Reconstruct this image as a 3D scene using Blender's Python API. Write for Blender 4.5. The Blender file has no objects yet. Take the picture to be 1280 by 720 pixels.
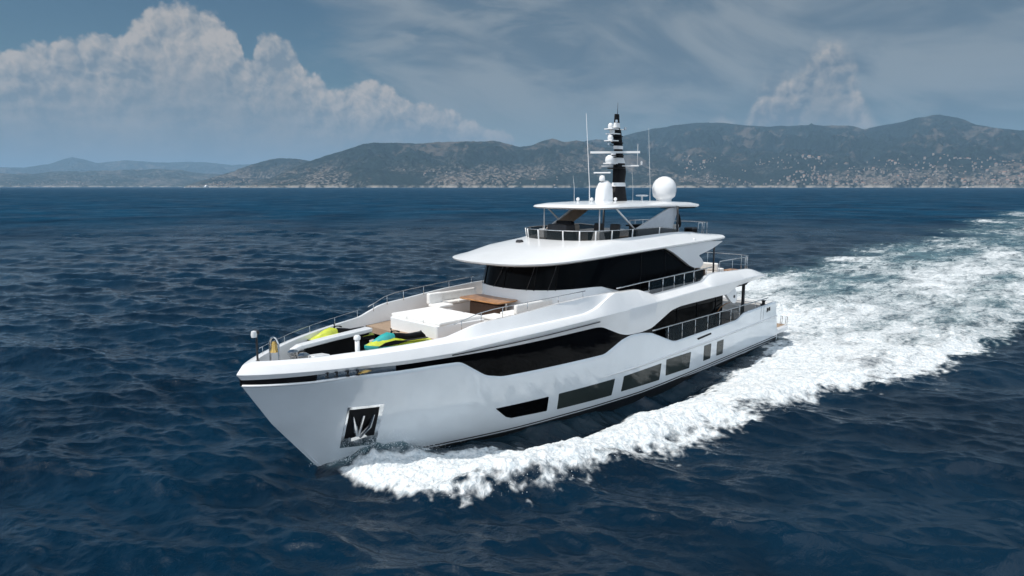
import bpy, bmesh, math, random
import numpy as np
from mathutils import Vector, Matrix
R = math.radians
PI = math.pi
random.seed(7)
RNG = np.random.RandomState(11)
scene = bpy.context.scene
COL = scene.collection

# ------------------------------------------------------------------ camera, sun, sky, exposure
CAM = (45.98, 21.33, 10.0)
HEAD = 133.50                                   # compass of the view (degrees about Z)
FW = (-math.sin(R(HEAD)), math.cos(R(HEAD)))     # horizontal view direction
RT = (FW[1], -FW[0])
cd = bpy.data.cameras.new('camera')
cam = bpy.data.objects.new('camera', cd)
COL.objects.link(cam)
cam.location = CAM
cam.rotation_euler = (R(90 - 8.465), 0, R(HEAD))
cd.sensor_width = 36
cd.lens = 24.0
cd.clip_start = 0.5
cd.clip_end = 120000
scene.camera = cam

SUN_EL = 58
SUN_XY = (0.955, -0.30)
sl = math.hypot(*SUN_XY)
SUN = Vector((SUN_XY[0] / sl * math.cos(R(SUN_EL)), SUN_XY[1] / sl * math.cos(R(SUN_EL)), math.sin(R(SUN_EL))))
ld = bpy.data.lights.new('sun', 'SUN')
ld.energy = 3.2
ld.angle = R(0.5)
ld.color = (1.0, 0.95, 0.88)
lo = bpy.data.objects.new('sun', ld)
COL.objects.link(lo)
lo.rotation_euler = (-SUN).to_track_quat('-Z', 'Y').to_euler()

scene.view_settings.view_transform = 'Standard'
scene.view_settings.look = 'None'
scene.view_settings.exposure = 0.2
scene.view_settings.gamma = 1.0
scene.view_settings.use_curve_mapping = False
scene.cycles.use_denoising = True
scene.cycles.max_bounces = 8
scene.cycles.volume_bounces = 0
scene.cycles.volume_max_steps = 64
scene.cycles.sample_clamp_indirect = 4.0
scene.cycles.sample_clamp_direct = 1.3

W = bpy.data.worlds.new('World')
scene.world = W
W.use_nodes = True


class NT:
    """small helper for writing node graphs"""
    def __init__(s, tree):
        s.t = tree
        s.n = tree.nodes
        s.l = tree.links

    def new(s, typ, **kw):
        n = s.n.new(typ)
        for k, v in kw.items():
            setattr(n, k, v)
        return n

    def put(s, sock, v):
        if isinstance(v, bpy.types.NodeSocket):
            s.l.new(v, sock)
        else:
            sock.default_value = v

    def m(s, op, a, b=None, c=None, clamp=False):
        n = s.n.new('ShaderNodeMath')
        n.operation = op
        n.use_clamp = clamp
        s.put(n.inputs[0], a)
        if b is not None:
            s.put(n.inputs[1], b)
        if c is not None:
            s.put(n.inputs[2], c)
        return n.outputs[0]

    def vm(s, op, a, b=None):
        n = s.n.new('ShaderNodeVectorMath')
        n.operation = op
        s.put(n.inputs[0], a)
        if b is not None:
            s.put(n.inputs[1], b)
        return n.outputs['Value'] if op in ('DOT_PRODUCT', 'LENGTH') else n.outputs[0]

    def step(s, v, lo_, hi_, a=0.0, b=1.0):
        n = s.n.new('ShaderNodeMapRange')
        n.interpolation_type = 'SMOOTHSTEP'
        s.put(n.inputs[0], v)
        for i, x in enumerate((lo_, hi_, a, b)):
            s.put(n.inputs[i + 1], x)
        return n.outputs[0]

    def mix(s, f, a, b, mode='MIX'):
        n = s.n.new('ShaderNodeMix')
        n.data_type = 'RGBA'
        n.blend_type = mode
        s.put(n.inputs[0], f)
        for i, v in ((6, a), (7, b)):
            if isinstance(v, tuple):
                v = tuple(v) + (1,) * (4 - len(v))
            s.put(n.inputs[i], v)
        return n.outputs[2]

    def noise(s, vec, scale, detail=3.0, rough=0.5, dist=0.0):
        n = s.n.new('ShaderNodeTexNoise')
        if vec is not None:
            s.l.new(vec, n.inputs['Vector'])
        n.inputs['Scale'].default_value = scale
        n.inputs['Detail'].default_value = detail
        n.inputs['Roughness'].default_value = rough
        n.inputs['Distortion'].default_value = dist
        return n.outputs[0]

    def xyz(s, x, y, z):
        n = s.n.new('ShaderNodeCombineXYZ')
        for i, v in enumerate((x, y, z)):
            s.put(n.inputs[i], v)
        return n.outputs[0]

    def curve(s, x, pts):
        n = s.n.new('ShaderNodeFloatCurve')
        c = n.mapping.curves[0]
        while len(c.points) > 2:
            c.points.remove(c.points[1])
        c.points[0].location = pts[0]
        c.points[1].location = pts[-1]
        for p in pts[1:-1]:
            c.points.new(*p)
        n.mapping.update()
        s.put(n.inputs['Value'], x)
        return n.outputs[0]


def build_sky():
    g = NT(W.node_tree)
    g.n.clear()
    out = g.new('ShaderNodeOutputWorld')
    bg = g.new('ShaderNodeBackground')
    g.l.new(bg.outputs[0], out.inputs[0])
    sky = g.new('ShaderNodeTexSky', sky_type='NISHITA')
    sky.sun_disc = False
    sky.sun_elevation = R(SUN_EL)
    sky.sun_rotation = math.atan2(SUN.x, SUN.y)
    sky.altitude = 0
    sky.air_density = 1.0
    sky.dust_density = 0.6
    sky.ozone_density = 1.5
    tc = g.new('ShaderNodeTexCoord')
    d = tc.outputs['Generated']
    a = g.m('ARCTAN2', g.vm('DOT_PRODUCT', d, (RT[0], RT[1], 0)), g.vm('DOT_PRODUCT', d, (FW[0], FW[1], 0)))
    a = g.m('MULTIPLY', a, 180 / PI)                                   # bearing in degrees
    sp = g.new('ShaderNodeSeparateXYZ')
    g.l.new(d, sp.inputs[0])
    e = g.m('MULTIPLY', g.m('ARCSINE', sp.outputs[2]), 180 / PI)       # height in degrees
    P = g.xyz(a, e, 0.0)
    base = g.mix(1.0, sky.outputs[0], SKY_TINT, 'MULTIPLY')
    # broad grey veil of high cloud to the right
    st = g.xyz(g.m('MULTIPLY', a, 0.35), g.m('MULTIPLY_ADD', a, 0.22, e), 3.0)
    v1 = g.noise(st, 0.22, 5, 0.55, 0.6)
    v2 = g.noise(P, 0.10, 4, 0.5, 0.3)
    edge = g.m('MULTIPLY_ADD', g.m('SUBTRACT', v1, 0.5), 22.0, a)
    veil = g.step(edge, -17.0, -3.0)
    veil = g.m('MULTIPLY', veil, g.step(g.m('MULTIPLY_ADD', g.m('SUBTRACT', v2, 0.5), 8.0, e), 0.5, 8.0, 0.35, 0.92))
    vcol = g.mix(g.step(v1, 0.40, 0.66), VEIL_DARK, VEIL_LIGHT)
    c1 = g.mix(veil, base, vcol)
    # wisps at the top, left of the middle
    w1 = g.noise(g.xyz(g.m('MULTIPLY_ADD', e, -0.9, a), g.m('MULTIPLY', e, 3.0), 9.0), 0.14, 6, 0.6, 0.5)
    wm = g.m('MULTIPLY', g.step(w1, 0.45, 0.68), g.m('MULTIPLY', g.step(a, -18.0, -9.0), g.step(a, 14.0, -2.0)))
    wm = g.m('MULTIPLY', wm, g.step(e, 3.0, 8.0))
    c1 = g.mix(g.m('MULTIPLY', wm, 0.75), c1, VEIL_LIGHT)

    def cumulus(col, tops, seed, sh, li, soft, amount):
        x = g.m('DIVIDE', g.m('ADD', a, 60.0), 120.0)
        top = g.m('MULTIPLY', g.curve(x, [((p + 60) / 120, q / 30) for p, q in tops]), 30.0)
        Q = g.xyz(a, e, seed)
        wob = g.new('ShaderNodeTexNoise')
        g.l.new(Q, wob.inputs['Vector'])
        wob.inputs['Scale'].default_value = .5
        wob.inputs['Detail'].default_value = 4

        def billow(da, de):
            q = g.vm('ADD', g.xyz(g.m('ADD', a, da), g.m('ADD', e, de), seed), g.vm('MULTIPLY', g.vm('SUBTRACT', wob.outputs['Color'], (.5, .5, .5)), (1.3, 1.3, 0)))
            tot = None
            for sc, w in ((.22, .40), (.55, .32), (1.3, .20), (3.1, .10)):
                n = g.new('ShaderNodeTexVoronoi', feature='SMOOTH_F1', voronoi_dimensions='2D')
                g.l.new(q, n.inputs['Vector'])
                n.inputs['Scale'].default_value = sc
                n.inputs['Smoothness'].default_value = .35
                tot = g.m('MULTIPLY', n.outputs['Distance'], w) if tot is None else g.m('MULTIPLY_ADD', n.outputs['Distance'], w, tot)
            return g.m('SUBTRACT', 1.0, tot)
        b0 = billow(0, 0)
        b1 = billow(-.36, .42)
        fine = g.noise(Q, 1.3, 6, .62, .3)
        broad = g.noise(Q, 0.13, 3, 0.5)
        h = g.m('SUBTRACT', top, e)
        h = g.m('MULTIPLY_ADD', g.m('SUBTRACT', b0, .60), 1.7, h)
        h = g.m('MULTIPLY_ADD', g.m('SUBTRACT', fine, 0.5), .8, h)
        mask = g.m('MULTIPLY', g.step(h, 0.0, soft), amount)
        li_f = g.m('MULTIPLY_ADD', g.m('SUBTRACT', b0, b1), g.step(h, 6.5, .8, .9, 2.7), 0.26)
        li_f = g.m('MULTIPLY_ADD', g.m('SUBTRACT', fine, .5), .45, li_f)
        li_f = g.m('ADD', li_f, g.m('MULTIPLY', g.step(h, 3.4, 0.2), 0.42))
        li_f = g.m('MULTIPLY_ADD', g.m('SUBTRACT', broad, 0.5), 2.0, li_f)
        li_f = g.m('MULTIPLY', g.m('ADD', li_f, 0.0, clamp=True), g.step(e, 1.0, 6.5, 0.35, 1.0))
        return g.mix(mask, col, g.mix(li_f, sh, li))

    c2 = cumulus(c1, TOPS_RIGHT, 21.0, CU_SHADE_R, CU_LIT_R, 2.2, 0.75)
    c2 = cumulus(c2, TOPS_CORE, 33.0, CU_SHADE_R, CU_LIT_R, 2.4, 0.80)
    c3 = cumulus(c2, TOPS_LEFT, 4.0, CU_SHADE, CU_LIT, 0.55, 0.95)
    # bright unseen cloud added behind the camera to fill the shaded hull side
    rear_fill = g.step(g.m('ABSOLUTE', a), 62.0, 100.0)
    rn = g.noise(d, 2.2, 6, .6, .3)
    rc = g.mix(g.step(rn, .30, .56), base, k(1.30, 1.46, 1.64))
    c3 = g.mix(g.m('MULTIPLY', rear_fill, .9), c3, rc)
    # hazy band low over the sea
    hz = g.step(e, 7.0, 0.0, 0.0, 0.55)
    c4 = g.mix(hz, c3, SKY_LOW)
    g.l.new(c4, bg.inputs[0])
    bg.inputs[1].default_value = 0.1


def k(r, g_, b, s=8.2):      # picture radiance to sky units (strength 0.1)
    return (r * s, g_ * s, b * s, 1)


SKY_TINT = (0.28, 0.38, 0.40, 1)
VEIL_DARK = k(.120, .180, .245)
VEIL_LIGHT = k(.265, .310, .352)
CU_SHADE = k(.200, .255, .312)
CU_LIT = k(.500, .470, .450)
CU_SHADE_R = k(.150, .205, .265)
CU_LIT_R = k(.540, .495, .460)
SKY_LOW = k(.195, .260, .325)
TOPS_LEFT = [(-60, 14.0), (-35.78, 8.78), (-34.01, 9.47), (-32.63, 9.98), (-30.76, 10.23), (-28.8, 10.74), (-27.99, 11.65), (-26.67, 12.52), (-25.37, 12.86), (-24.05, 12.89), (-22.73, 12.69), (-21.68, 11.92), (-20.89, 11.21), (-20.44, 9.9), (-19.6, 11.0), (-18.33, 11.5), (-17.2, 10.9), (-16.5, 9.3), (-15.19, 8.4), (-13.9, 7.6), (-12.78, 8.3), (-11.22, 8.7), (-9.04, 7.46), (-6.5, 6.7), (-3.92, 5.98), (-1.96, 5.23), (0.0, 4.09), (2.64, 1.83), (60, -4.0)]
TOPS_CORE = [(-60, 0), (10, 0.5), (13.5, 3.5), (15.5, 5.2), (16.8, 6.0), (17.8, 5.2), (18.7, 6.3), (19.2, 8.3), (20.0, 8.9), (20.9, 9.1), (21.7, 8.6), (22.3, 7.0), (22.9, 5.2), (25, 4.2), (28, 4.6), (29.3, 4.9), (30.5, 4.0), (33, 1), (60, 0)]
TOPS_RIGHT = [(-60, -4.0), (11.75, 1.15), (13.54, 3.97), (15.94, 5.28), (16.81, 6.16), (18.01, 5.7), (19.13, 6.85), (19.63, 8.28), (20.74, 8.8), (22.11, 9.28), (22.86, 10.62), (23.89, 11.35), (25.27, 10.43), (26.19, 8.45), (27.14, 5.9), (28.5, 4.71), (30.24, 4.63), (32.75, 2.9), (35.62, 0.96), (60, -4.0)]
build_sky()

# ------------------------------------------------------------------ materials
def mat(name, col, rough=0.5, metal=0.0, var=0.06, scale=3.0, coat=0.0, spec=0.5, bump=0.0, bscale=40.0, col2=None):
    m = bpy.data.materials.new(name)
    m.use_nodes = True
    g = NT(m.node_tree)
    b = g.n['Principled BSDF']
    tc = g.new('ShaderNodeTexCoord')
    n = g.noise(tc.outputs['Object'], scale, 5, 0.6)
    c = tuple(col) + (1,)
    lo_ = tuple(max(0, v * (1 - var)) for v in col) + (1,)
    hi_ = (tuple(col2) + (1,)) if col2 else tuple(min(1, v * (1 + var)) for v in col) + (1,)
    g.put(b.inputs['Base Color'], g.mix(g.step(n, 0.35, 0.65), lo_, hi_))
    n2 = g.noise(tc.outputs['Object'], scale * 2.3, 3)
    g.put(b.inputs['Roughness'], g.m('MULTIPLY_ADD', n2, rough * 0.5, rough * 0.75))
    b.inputs['Metallic'].default_value = metal
    b.inputs['Coat Weight'].default_value = coat
    b.inputs['Coat Roughness'].default_value = 0.06
    b.inputs['Specular IOR Level'].default_value = spec
    if bump:
        bn = g.new('ShaderNodeBump')
        bn.inputs['Strength'].default_value = bump
        bn.inputs['Distance'].default_value = 0.02
        g.l.new(g.noise(tc.outputs['Object'], bscale, 4), bn.inputs['Height'])
        g.l.new(bn.outputs[0], b.inputs['Normal'])
    return m


def mat_teak():
    m = bpy.data.materials.new('teak_planking')
    m.use_nodes = True
    g = NT(m.node_tree)
    b = g.n['Principled BSDF']
    tc = g.new('ShaderNodeTexCoord')
    sp = g.new('ShaderNodeSeparateXYZ')
    g.l.new(tc.outputs['Object'], sp.inputs[0])
    pl = g.m('FRACT', g.m('MULTIPLY', sp.outputs[1], 14.0))
    seam = g.step(g.m('ABSOLUTE', g.m('SUBTRACT', pl, 0.5)), 0.42, 0.47)
    n = g.noise(g.xyz(g.m('MULTIPLY', sp.outputs[0], 0.6), g.m('MULTIPLY', sp.outputs[1], 14.0), 0.0), 2.0, 4)
    c = g.mix(n, (.30, .20, .13), (.46, .34, .24))
    g.put(b.inputs['Base Color'], g.mix(seam, c, (.05, .04, .035)))
    b.inputs['Roughness'].default_value = 0.6
    return m


def mat_glass(name, col, rough=0.04, alpha=1.0, ior=1.13):
    m = bpy.data.materials.new(name)
    m.use_nodes = True
    g = NT(m.node_tree)
    b = g.n['Principled BSDF']
    tc = g.new('ShaderNodeTexCoord')
    n = g.noise(tc.outputs['Object'], 0.7, 3)
    g.put(b.inputs['Base Color'], g.mix(n, tuple(v * .6 for v in col), tuple(v * 1.4 for v in col)))
    b.inputs['Roughness'].default_value = rough
    b.inputs['IOR'].default_value = ior
    b.inputs['Alpha'].default_value = alpha
    return m


M = dict(
    white=mat('white_gelcoat', (.80, .80, .80), 0.22, coat=0.4, var=.02, scale=.8),
    hullwhite=mat('white_hull_paint', (.74, .78, .81), 0.10, coat=1.0, var=.03, scale=.5, bump=.10, bscale=.9),
    soft=mat('white_upholstery', (.78, .765, .74), 0.85, var=.04, scale=6, bump=.3, bscale=9),
    cream=mat('cream_upholstery', (.60, .55, .49), 0.85, var=.06, scale=6, bump=.3, bscale=9),
    grey=mat('grey_non_slip_deck', (.46, .46, .46), 0.7, var=.08, bump=.3, bscale=120),
    black=mat('black_paint', (.005, .005, .006), 0.55, var=.3, spec=.15),
    antifoul=mat('black_bottom_paint', (.008, .009, .011), 0.5, var=.4),
    glass=mat_glass('black_tinted_glass', (.0015, .0015, .002), .05),
    portglass=mat_glass('smoked_window_glass', (.030, .038, .036), 0.09, 1.0, 1.4),
    screen=mat_glass('smoked_screen_glass', (.02, .028, .032), 0.05, 0.55),
    clear=mat_glass('tinted_guard_glass', (.012, .022, .028), 0.04, 0.42),
    steel=mat('stainless_steel', (.62, .62, .62), 0.18, metal=1.0, var=.1),
    chrome=mat('polished_steel_plate', (.70, .71, .72), 0.08, metal=1.0, var=.1),
    brass=mat('brass', (.65, .42, .14), 0.25, metal=1.0, var=.1),
    tan=mat('tan_panel', (.46, .34, .25), 0.9, var=.1, bump=.2, bscale=60),
    brown=mat('brown_wicker', (.10, .06, .04), 0.8, var=.3, scale=30),
    wood=mat('varnished_teak', (.40, .19, .07), 0.35, var=.25, scale=5, coat=.3),
    dark=mat('dark_grey_plastic', (.03, .03, .034), 0.5, var=.2),
    bluegrey=mat('shaded_white_paint', (.55, .57, .60), 0.3, var=.04),  # white port hardtop wing, its shade put into the colour
    yellow=mat('fluorescent_yellow_plastic', (.52, .57, .05), 0.35, var=.08, coat=.3),
    turq=mat('turquoise_plastic', (.03, .36, .34), 0.35, var=.08, coat=.3),
    teal=mat('dark_teal_plastic', (.01, .20, .22), 0.35, var=.1, coat=.3),
    paleblue=mat('pale_blue_cover', (.55, .68, .68), 0.7, var=.05),
    teak=mat_teak(),
    stucco=mat('pale_stucco', (.30, .262, .225), 0.9, var=.35, scale=.02),
)


# ------------------------------------------------------------------ object helpers
def tag(o, label=None, cat=None, group=None, kind=None):
    if label:
        o['label'] = label
    if cat:
        o['category'] = cat
    if group:
        o['group'] = group
    if kind:
        o['kind'] = kind
    return o


def link_mesh(name, verts, faces, material=None, parent=None, smooth=False, auto=None, bevel=0.0):
    me = bpy.data.meshes.new(name)
    me.from_pydata([tuple(v) for v in verts], [], [tuple(f) for f in faces])
    bm = bmesh.new()
    bm.from_mesh(me)
    bmesh.ops.remove_doubles(bm, verts=bm.verts, dist=1e-5)
    bmesh.ops.recalc_face_normals(bm, faces=bm.faces)
    bm.to_mesh(me)
    bm.free()
    if smooth:
        me.shade_smooth()
        if auto is not None:
            me.set_sharp_from_angle(angle=R(auto))
    o = bpy.data.objects.new(name, me)
    COL.objects.link(o)
    if material:
        me.materials.append(material)
    if parent:
        o.parent = parent
    if bevel:
        b = o.modifiers.new('bevel', 'BEVEL')
        b.width = bevel
        b.segments = 2
        b.limit_method = 'ANGLE'
        b.angle_limit = R(35)
    return o


def empty(name, loc=(0, 0, 0), rz=0.0, label=None, cat=None, group=None):
    o = bpy.data.objects.new(name, None)
    COL.objects.link(o)
    o.location = loc
    o.rotation_euler = (0, 0, rz)
    o.empty_display_size = 0.2
    return tag(o, label, cat, group)


class MB:
    """collects simple solids and links them as one mesh"""
    def __init__(s):
        s.v = []
        s.f = []

    def add(s, v, f):
        n = len(s.v)
        s.v += [tuple(map(float, q)) for q in v]
        s.f += [tuple(i + n for i in q) for q in f]
        return s

    def box(s, c, size, rz=0.0, ry=0.0, taper=1.0):
        hx, hy, hz = (q / 2 for q in size)
        mt = Matrix.Translation(c) @ Matrix.Rotation(rz, 4, 'Z') @ Matrix.Rotation(ry, 4, 'Y')
        v = []
        for z, t in ((-hz, 1), (hz, taper)):
            for x, y in ((-hx, -hy), (hx, -hy), (hx, hy), (-hx, hy)):
                v.append(mt @ Vector((x * t, y * t, z)))
        return s.add(v, [(0, 3, 2, 1), (4, 5, 6, 7), (0, 1, 5, 4), (1, 2, 6, 5), (2, 3, 7, 6), (3, 0, 4, 7)])

    def tube(s, pts, r, n=8, close=False):
        pts = [Vector(p) for p in pts]
        rs = r if isinstance(r, (list, tuple)) else [r] * len(pts)
        rings = []
        up = Vector((0, 0, 1))
        N = len(pts)
        for i, p in enumerate(pts):
            if close:
                d = pts[(i + 1) % N] - pts[i - 1]
            else:
                d = pts[min(i + 1, N - 1)] - pts[max(i - 1, 0)]
            d.normalize()
            u = up.cross(d)
            if u.length < 1e-3:
                u = Vector((1, 0, 0)).cross(d)
            u.normalize()
            w = d.cross(u)
            rings.append([p + (u * math.cos(2 * PI * j / n) + w * math.sin(2 * PI * j / n)) * rs[i] for j in range(n)])
        return s.loft(rings, cap=not close, loop=close)

    def loft(s, rings, cap=True, loop=False, closed=True):
        n = len(rings[0])
        v = [q for r_ in rings for q in r_]
        f = []
        K = len(rings)
        for i in range(K if loop else K - 1):
            a, b = i * n, ((i + 1) % K) * n
            for j in range(n if closed else n - 1):
                k2 = (j + 1) % n
                f.append((a + j, a + k2, b + k2, b + j))
        if cap:
            f.append(tuple(range(n - 1, -1, -1)))
            f.append(tuple((K - 1) * n + j for j in range(n)))
        return s.add(v, f)

    def lathe(s, c, prof, n=20, axis='Z'):
        rings = []
        for r_, z in prof:
            ring = []
            for j in range(n):
                t = 2 * PI * j / n
                q = Vector((r_ * math.cos(t), r_ * math.sin(t), z))
                if axis == 'X':
                    q = Vector((q.z, q.x, q.y))
                elif axis == 'Y':
                    q = Vector((q.x, q.z, q.y))
                ring.append(Vector(c) + q)
            rings.append(ring)
        return s.loft(rings)

    def prism(s, poly, y0, y1):
        """polygon in (x, z), extruded along y"""
        n = len(poly)
        v = [(x, y0, z) for x, z in poly] + [(x, y1, z) for x, z in poly]
        f = [tuple(range(n)), tuple(range(2 * n - 1, n - 1, -1))]
        f += [(i, (i + 1) % n, n + (i + 1) % n, n + i) for i in range(n)]
        return s.add(v, f)

    def slab(s, poly, z0, z1):
        """polygon in (x, y), extruded along z; z may be functions of x, y"""
        n = len(poly)
        q0 = z0 if callable(z0) else (lambda x, y: z0)
        q1 = z1 if callable(z1) else (lambda x, y: z1)
        v = [(x, y, q0(x, y)) for x, y in poly] + [(x, y, q1(x, y)) for x, y in poly]
        f = [tuple(range(n - 1, -1, -1)), tuple(range(n, 2 * n))]
        f += [(i, (i + 1) % n, n + (i + 1) % n, n + i) for i in range(n)]
        return s.add(v, f)

    def build(s, name, material=None, parent=None, smooth=False, auto=None, bevel=0.0):
        return link_mesh(name, s.v, s.f, material, parent, smooth, auto, bevel)


def smooth_interp(pts, w=0.18):
    """piecewise linear curve with rounded corners"""
    xs = np.array([p[0] for p in pts])
    ys = np.array([p[1] for p in pts])
    o = np.argsort(xs)
    xs, ys = xs[o], ys[o]
    return lambda x: np.mean([np.interp(np.asarray(x) + t, xs, ys) for t in np.linspace(-w, w, 9)], axis=0)


# ------------------------------------------------------------------ value noise for the water and hills
def vnoise(x, y, seed=0):
    xi, yi = np.floor(x).astype(np.int64), np.floor(y).astype(np.int64)
    fx, fy = x - xi, y - yi
    fx = fx * fx * fx * (fx * (fx * 6 - 15) + 10)
    fy = fy * fy * fy * (fy * (fy * 6 - 15) + 10)

    def h(i, j):
        n = (i * 374761393 + j * 668265263 + seed * 144269504) & 0x7fffffff
        n = ((n ^ (n >> 13)) * 1274126177) & 0x7fffffff
        return ((n ^ (n >> 16)) & 0xffff) / 65535.0
    a = h(xi, yi) * (1 - fx) + h(xi + 1, yi) * fx
    b = h(xi, yi + 1) * (1 - fx) + h(xi + 1, yi + 1) * fx
    return a * (1 - fy) + b * fy


def fbm(x, y, octv=4, seed=0, gain=.5, lac=2.03):
    s_, a, t = 0, 1.0, 0
    for i in range(octv):
        s_ = s_ + a * vnoise(x * lac ** i + 17.3 * i, y * lac ** i - 9.1 * i, seed + i)
        t += a
        a *= gain
    return s_ / t


# ------------------------------------------------------------------ the sea
def sstep(x, a, b):
    t = np.clip((x - a) / (b - a), 0, 1)
    return t * t * (3 - 2 * t)


FOAM_OUT = ([-300, -150, -100, -60, -35, -20, -7.6, 1.6, 7.9, 11.3, 14.2, 17.6, 21.9, 26.4, 30.3, 32.2, 33.2, 33.9],
            [4.0, 6.0, 8.0, 11.5, 13.5, 14.5, 14.2, 13.0, 11.6, 10.4, 9.4, 8.9, 8.1, 7.4, 6.6, 6.2, 5.0, 2.4])
FOAM_IN = ([-4, 2, 10.3, 17.1, 21, 24.2, 26.4, 28.5, 30.4, 31.5], [0.0, 3.7, 5.0, 5.4, 5.3, 5.0, 4.5, 3.4, 2.0, 0.6])
FOAM_FAR = ([-300, -150, -80, -50, -30, 0, 10, 34], [-26, -17, -13.5, -13, -13, -13, -10.5, -2.4])


def hull_y_wl(X):
    s_ = np.clip((X - 13) / 20.82, 0, 1)
    return 3.74 * (1 - s_ ** 2.7)


def foam_fields(X, Y):
    """white water round the hull and astern: (foam 0..1, aerated 0..1, height)"""
    n1 = fbm(X * .35, Y * .35, 4, 3) - .5
    n2 = fbm(X * 1.3, Y * 1.3, 3, 8) - .5
    nl = fbm(X * .09 + 5, Y * .22, 3, 31) - .5
    n3 = fbm(X * 3.6, Y * 3.6, 2, 19) - .5
    jag = n1 * 2.0 + n2 * 1.9 + n3 * 1.3
    yo = np.interp(X, *FOAM_OUT) + .8 * sstep(X, 33, 29)
    yi = np.interp(X, *FOAM_IN)
    yf = np.interp(X, *FOAM_FAR)
    Ya = np.where(Y >= 0, Y, Y * np.where(X > 2, yo / np.maximum(-yf, .1), 1))
    side = np.where(X > 2, np.abs(Ya), Y)
    inside_o = sstep(yo - side + jag, -1.2, 1.7)
    inside_i = np.where(X > -4, sstep(np.abs(Y) - yi + n2 * 1.6 + n3, -.7, 1.0), 1)
    inside_i = np.where(X > 30.8, sstep(np.abs(Y) - hull_y_wl(X) - .55 + n2 * .8, -.5, .9), inside_i)
    aw = np.clip(-X - 5, 0, 120) / 120
    wav = (fbm(X * .05, X * 0 + 2.0, 3, 71) - .5) * 7
    far_ = sstep(Y - yf + (jag * 1.6 + wav) * (1 + aw), -1.5, 5.0 + 5 * aw)
    bow = sstep(X, 34.0, 33.2)
    f = inside_o * inside_i * far_ * bow
    # strength: dense near the bow and stern edges, breaking into streaks away from the boat
    aftd = np.clip(-X, 0, 400)
    dens = np.interp(X, [-300, -120, -60, -30, -10, 5, 15, 24, 33], [.34, .40, .48, .55, .62, .70, .84, .98, 1.0])
    core = 1 - np.exp(-((side - yo * .78) / (2.2 + aftd * .02)) ** 2)      # the crest of the bow wave is the whitest
    dens = dens * (1 + .22 * core * sstep(X, 22, 8)) + nl * .60 * sstep(X, 20, 0)
    mid = np.exp(-((Y + 2 + aftd * .03) / 4.5) ** 2) * sstep(X, 1, -8) * np.interp(X, [-90, -40, -12, 0], [.15, .24, .10, 0])
    dens = dens - mid
    f = f * np.clip(dens, 0, 1)
    aer = np.clip(far_ * sstep(yo - side + jag, -.3, 1.2) * sstep(X, 34, 32) * np.interp(X, [-200, -60, -2, 4, 34], [.45, .85, .9, .10, .08]), 0, 1)
    # heights
    ridge_y = yo * .80
    ridge_h = np.interp(X, [-60, -20, 0, 10, 18, 24, 28, 31, 32.6, 33.6], [.12, .22, .30, .34, .38, .48, .65, .78, .55, .08])
    wd = np.where(side > ridge_y, 1.25, 1.9 + 0 * X)
    hgt = ridge_h * np.exp(-((side - ridge_y) / wd) ** 2)
    turb = (fbm(X * 1.5, Y * 1.5, 5, 12, .68) - .45)
    hgt = hgt * (1 + 1.1 * n1) + f * turb * np.interp(X, [-100, -10, 20, 30], [.18, .22, .30, .40])
    wet = np.exp(-((np.abs(Y) - hull_y_wl(X) - .25) / .45) ** 2) * sstep(X, 29.5, 31) * sstep(X, 34.0, 33.4)
    f = np.maximum(f, wet * (.52 + .8 * n2))
    aer = np.maximum(aer, wet * .9)
    climb = np.exp(-((np.abs(Y) - 1.2) / .9) ** 2) * np.exp(-((X - 31.9) / 1.3) ** 2) * .62
    hgt = hgt + climb * (1 + n2)
    trough = np.exp(-((np.abs(Y) - 4.3) / 1.1) ** 2) * np.exp(-((X - 19) / 8.5) ** 2) * .95
    stern = np.exp(-((X + 5) / 3.5) ** 2) * np.exp(-(Y / 4.0) ** 2) * -.25 + np.exp(-((X + 13) / 6) ** 2) * np.exp(-(Y / 5) ** 2) * .35
    return f, aer, hgt - trough + stern


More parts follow.
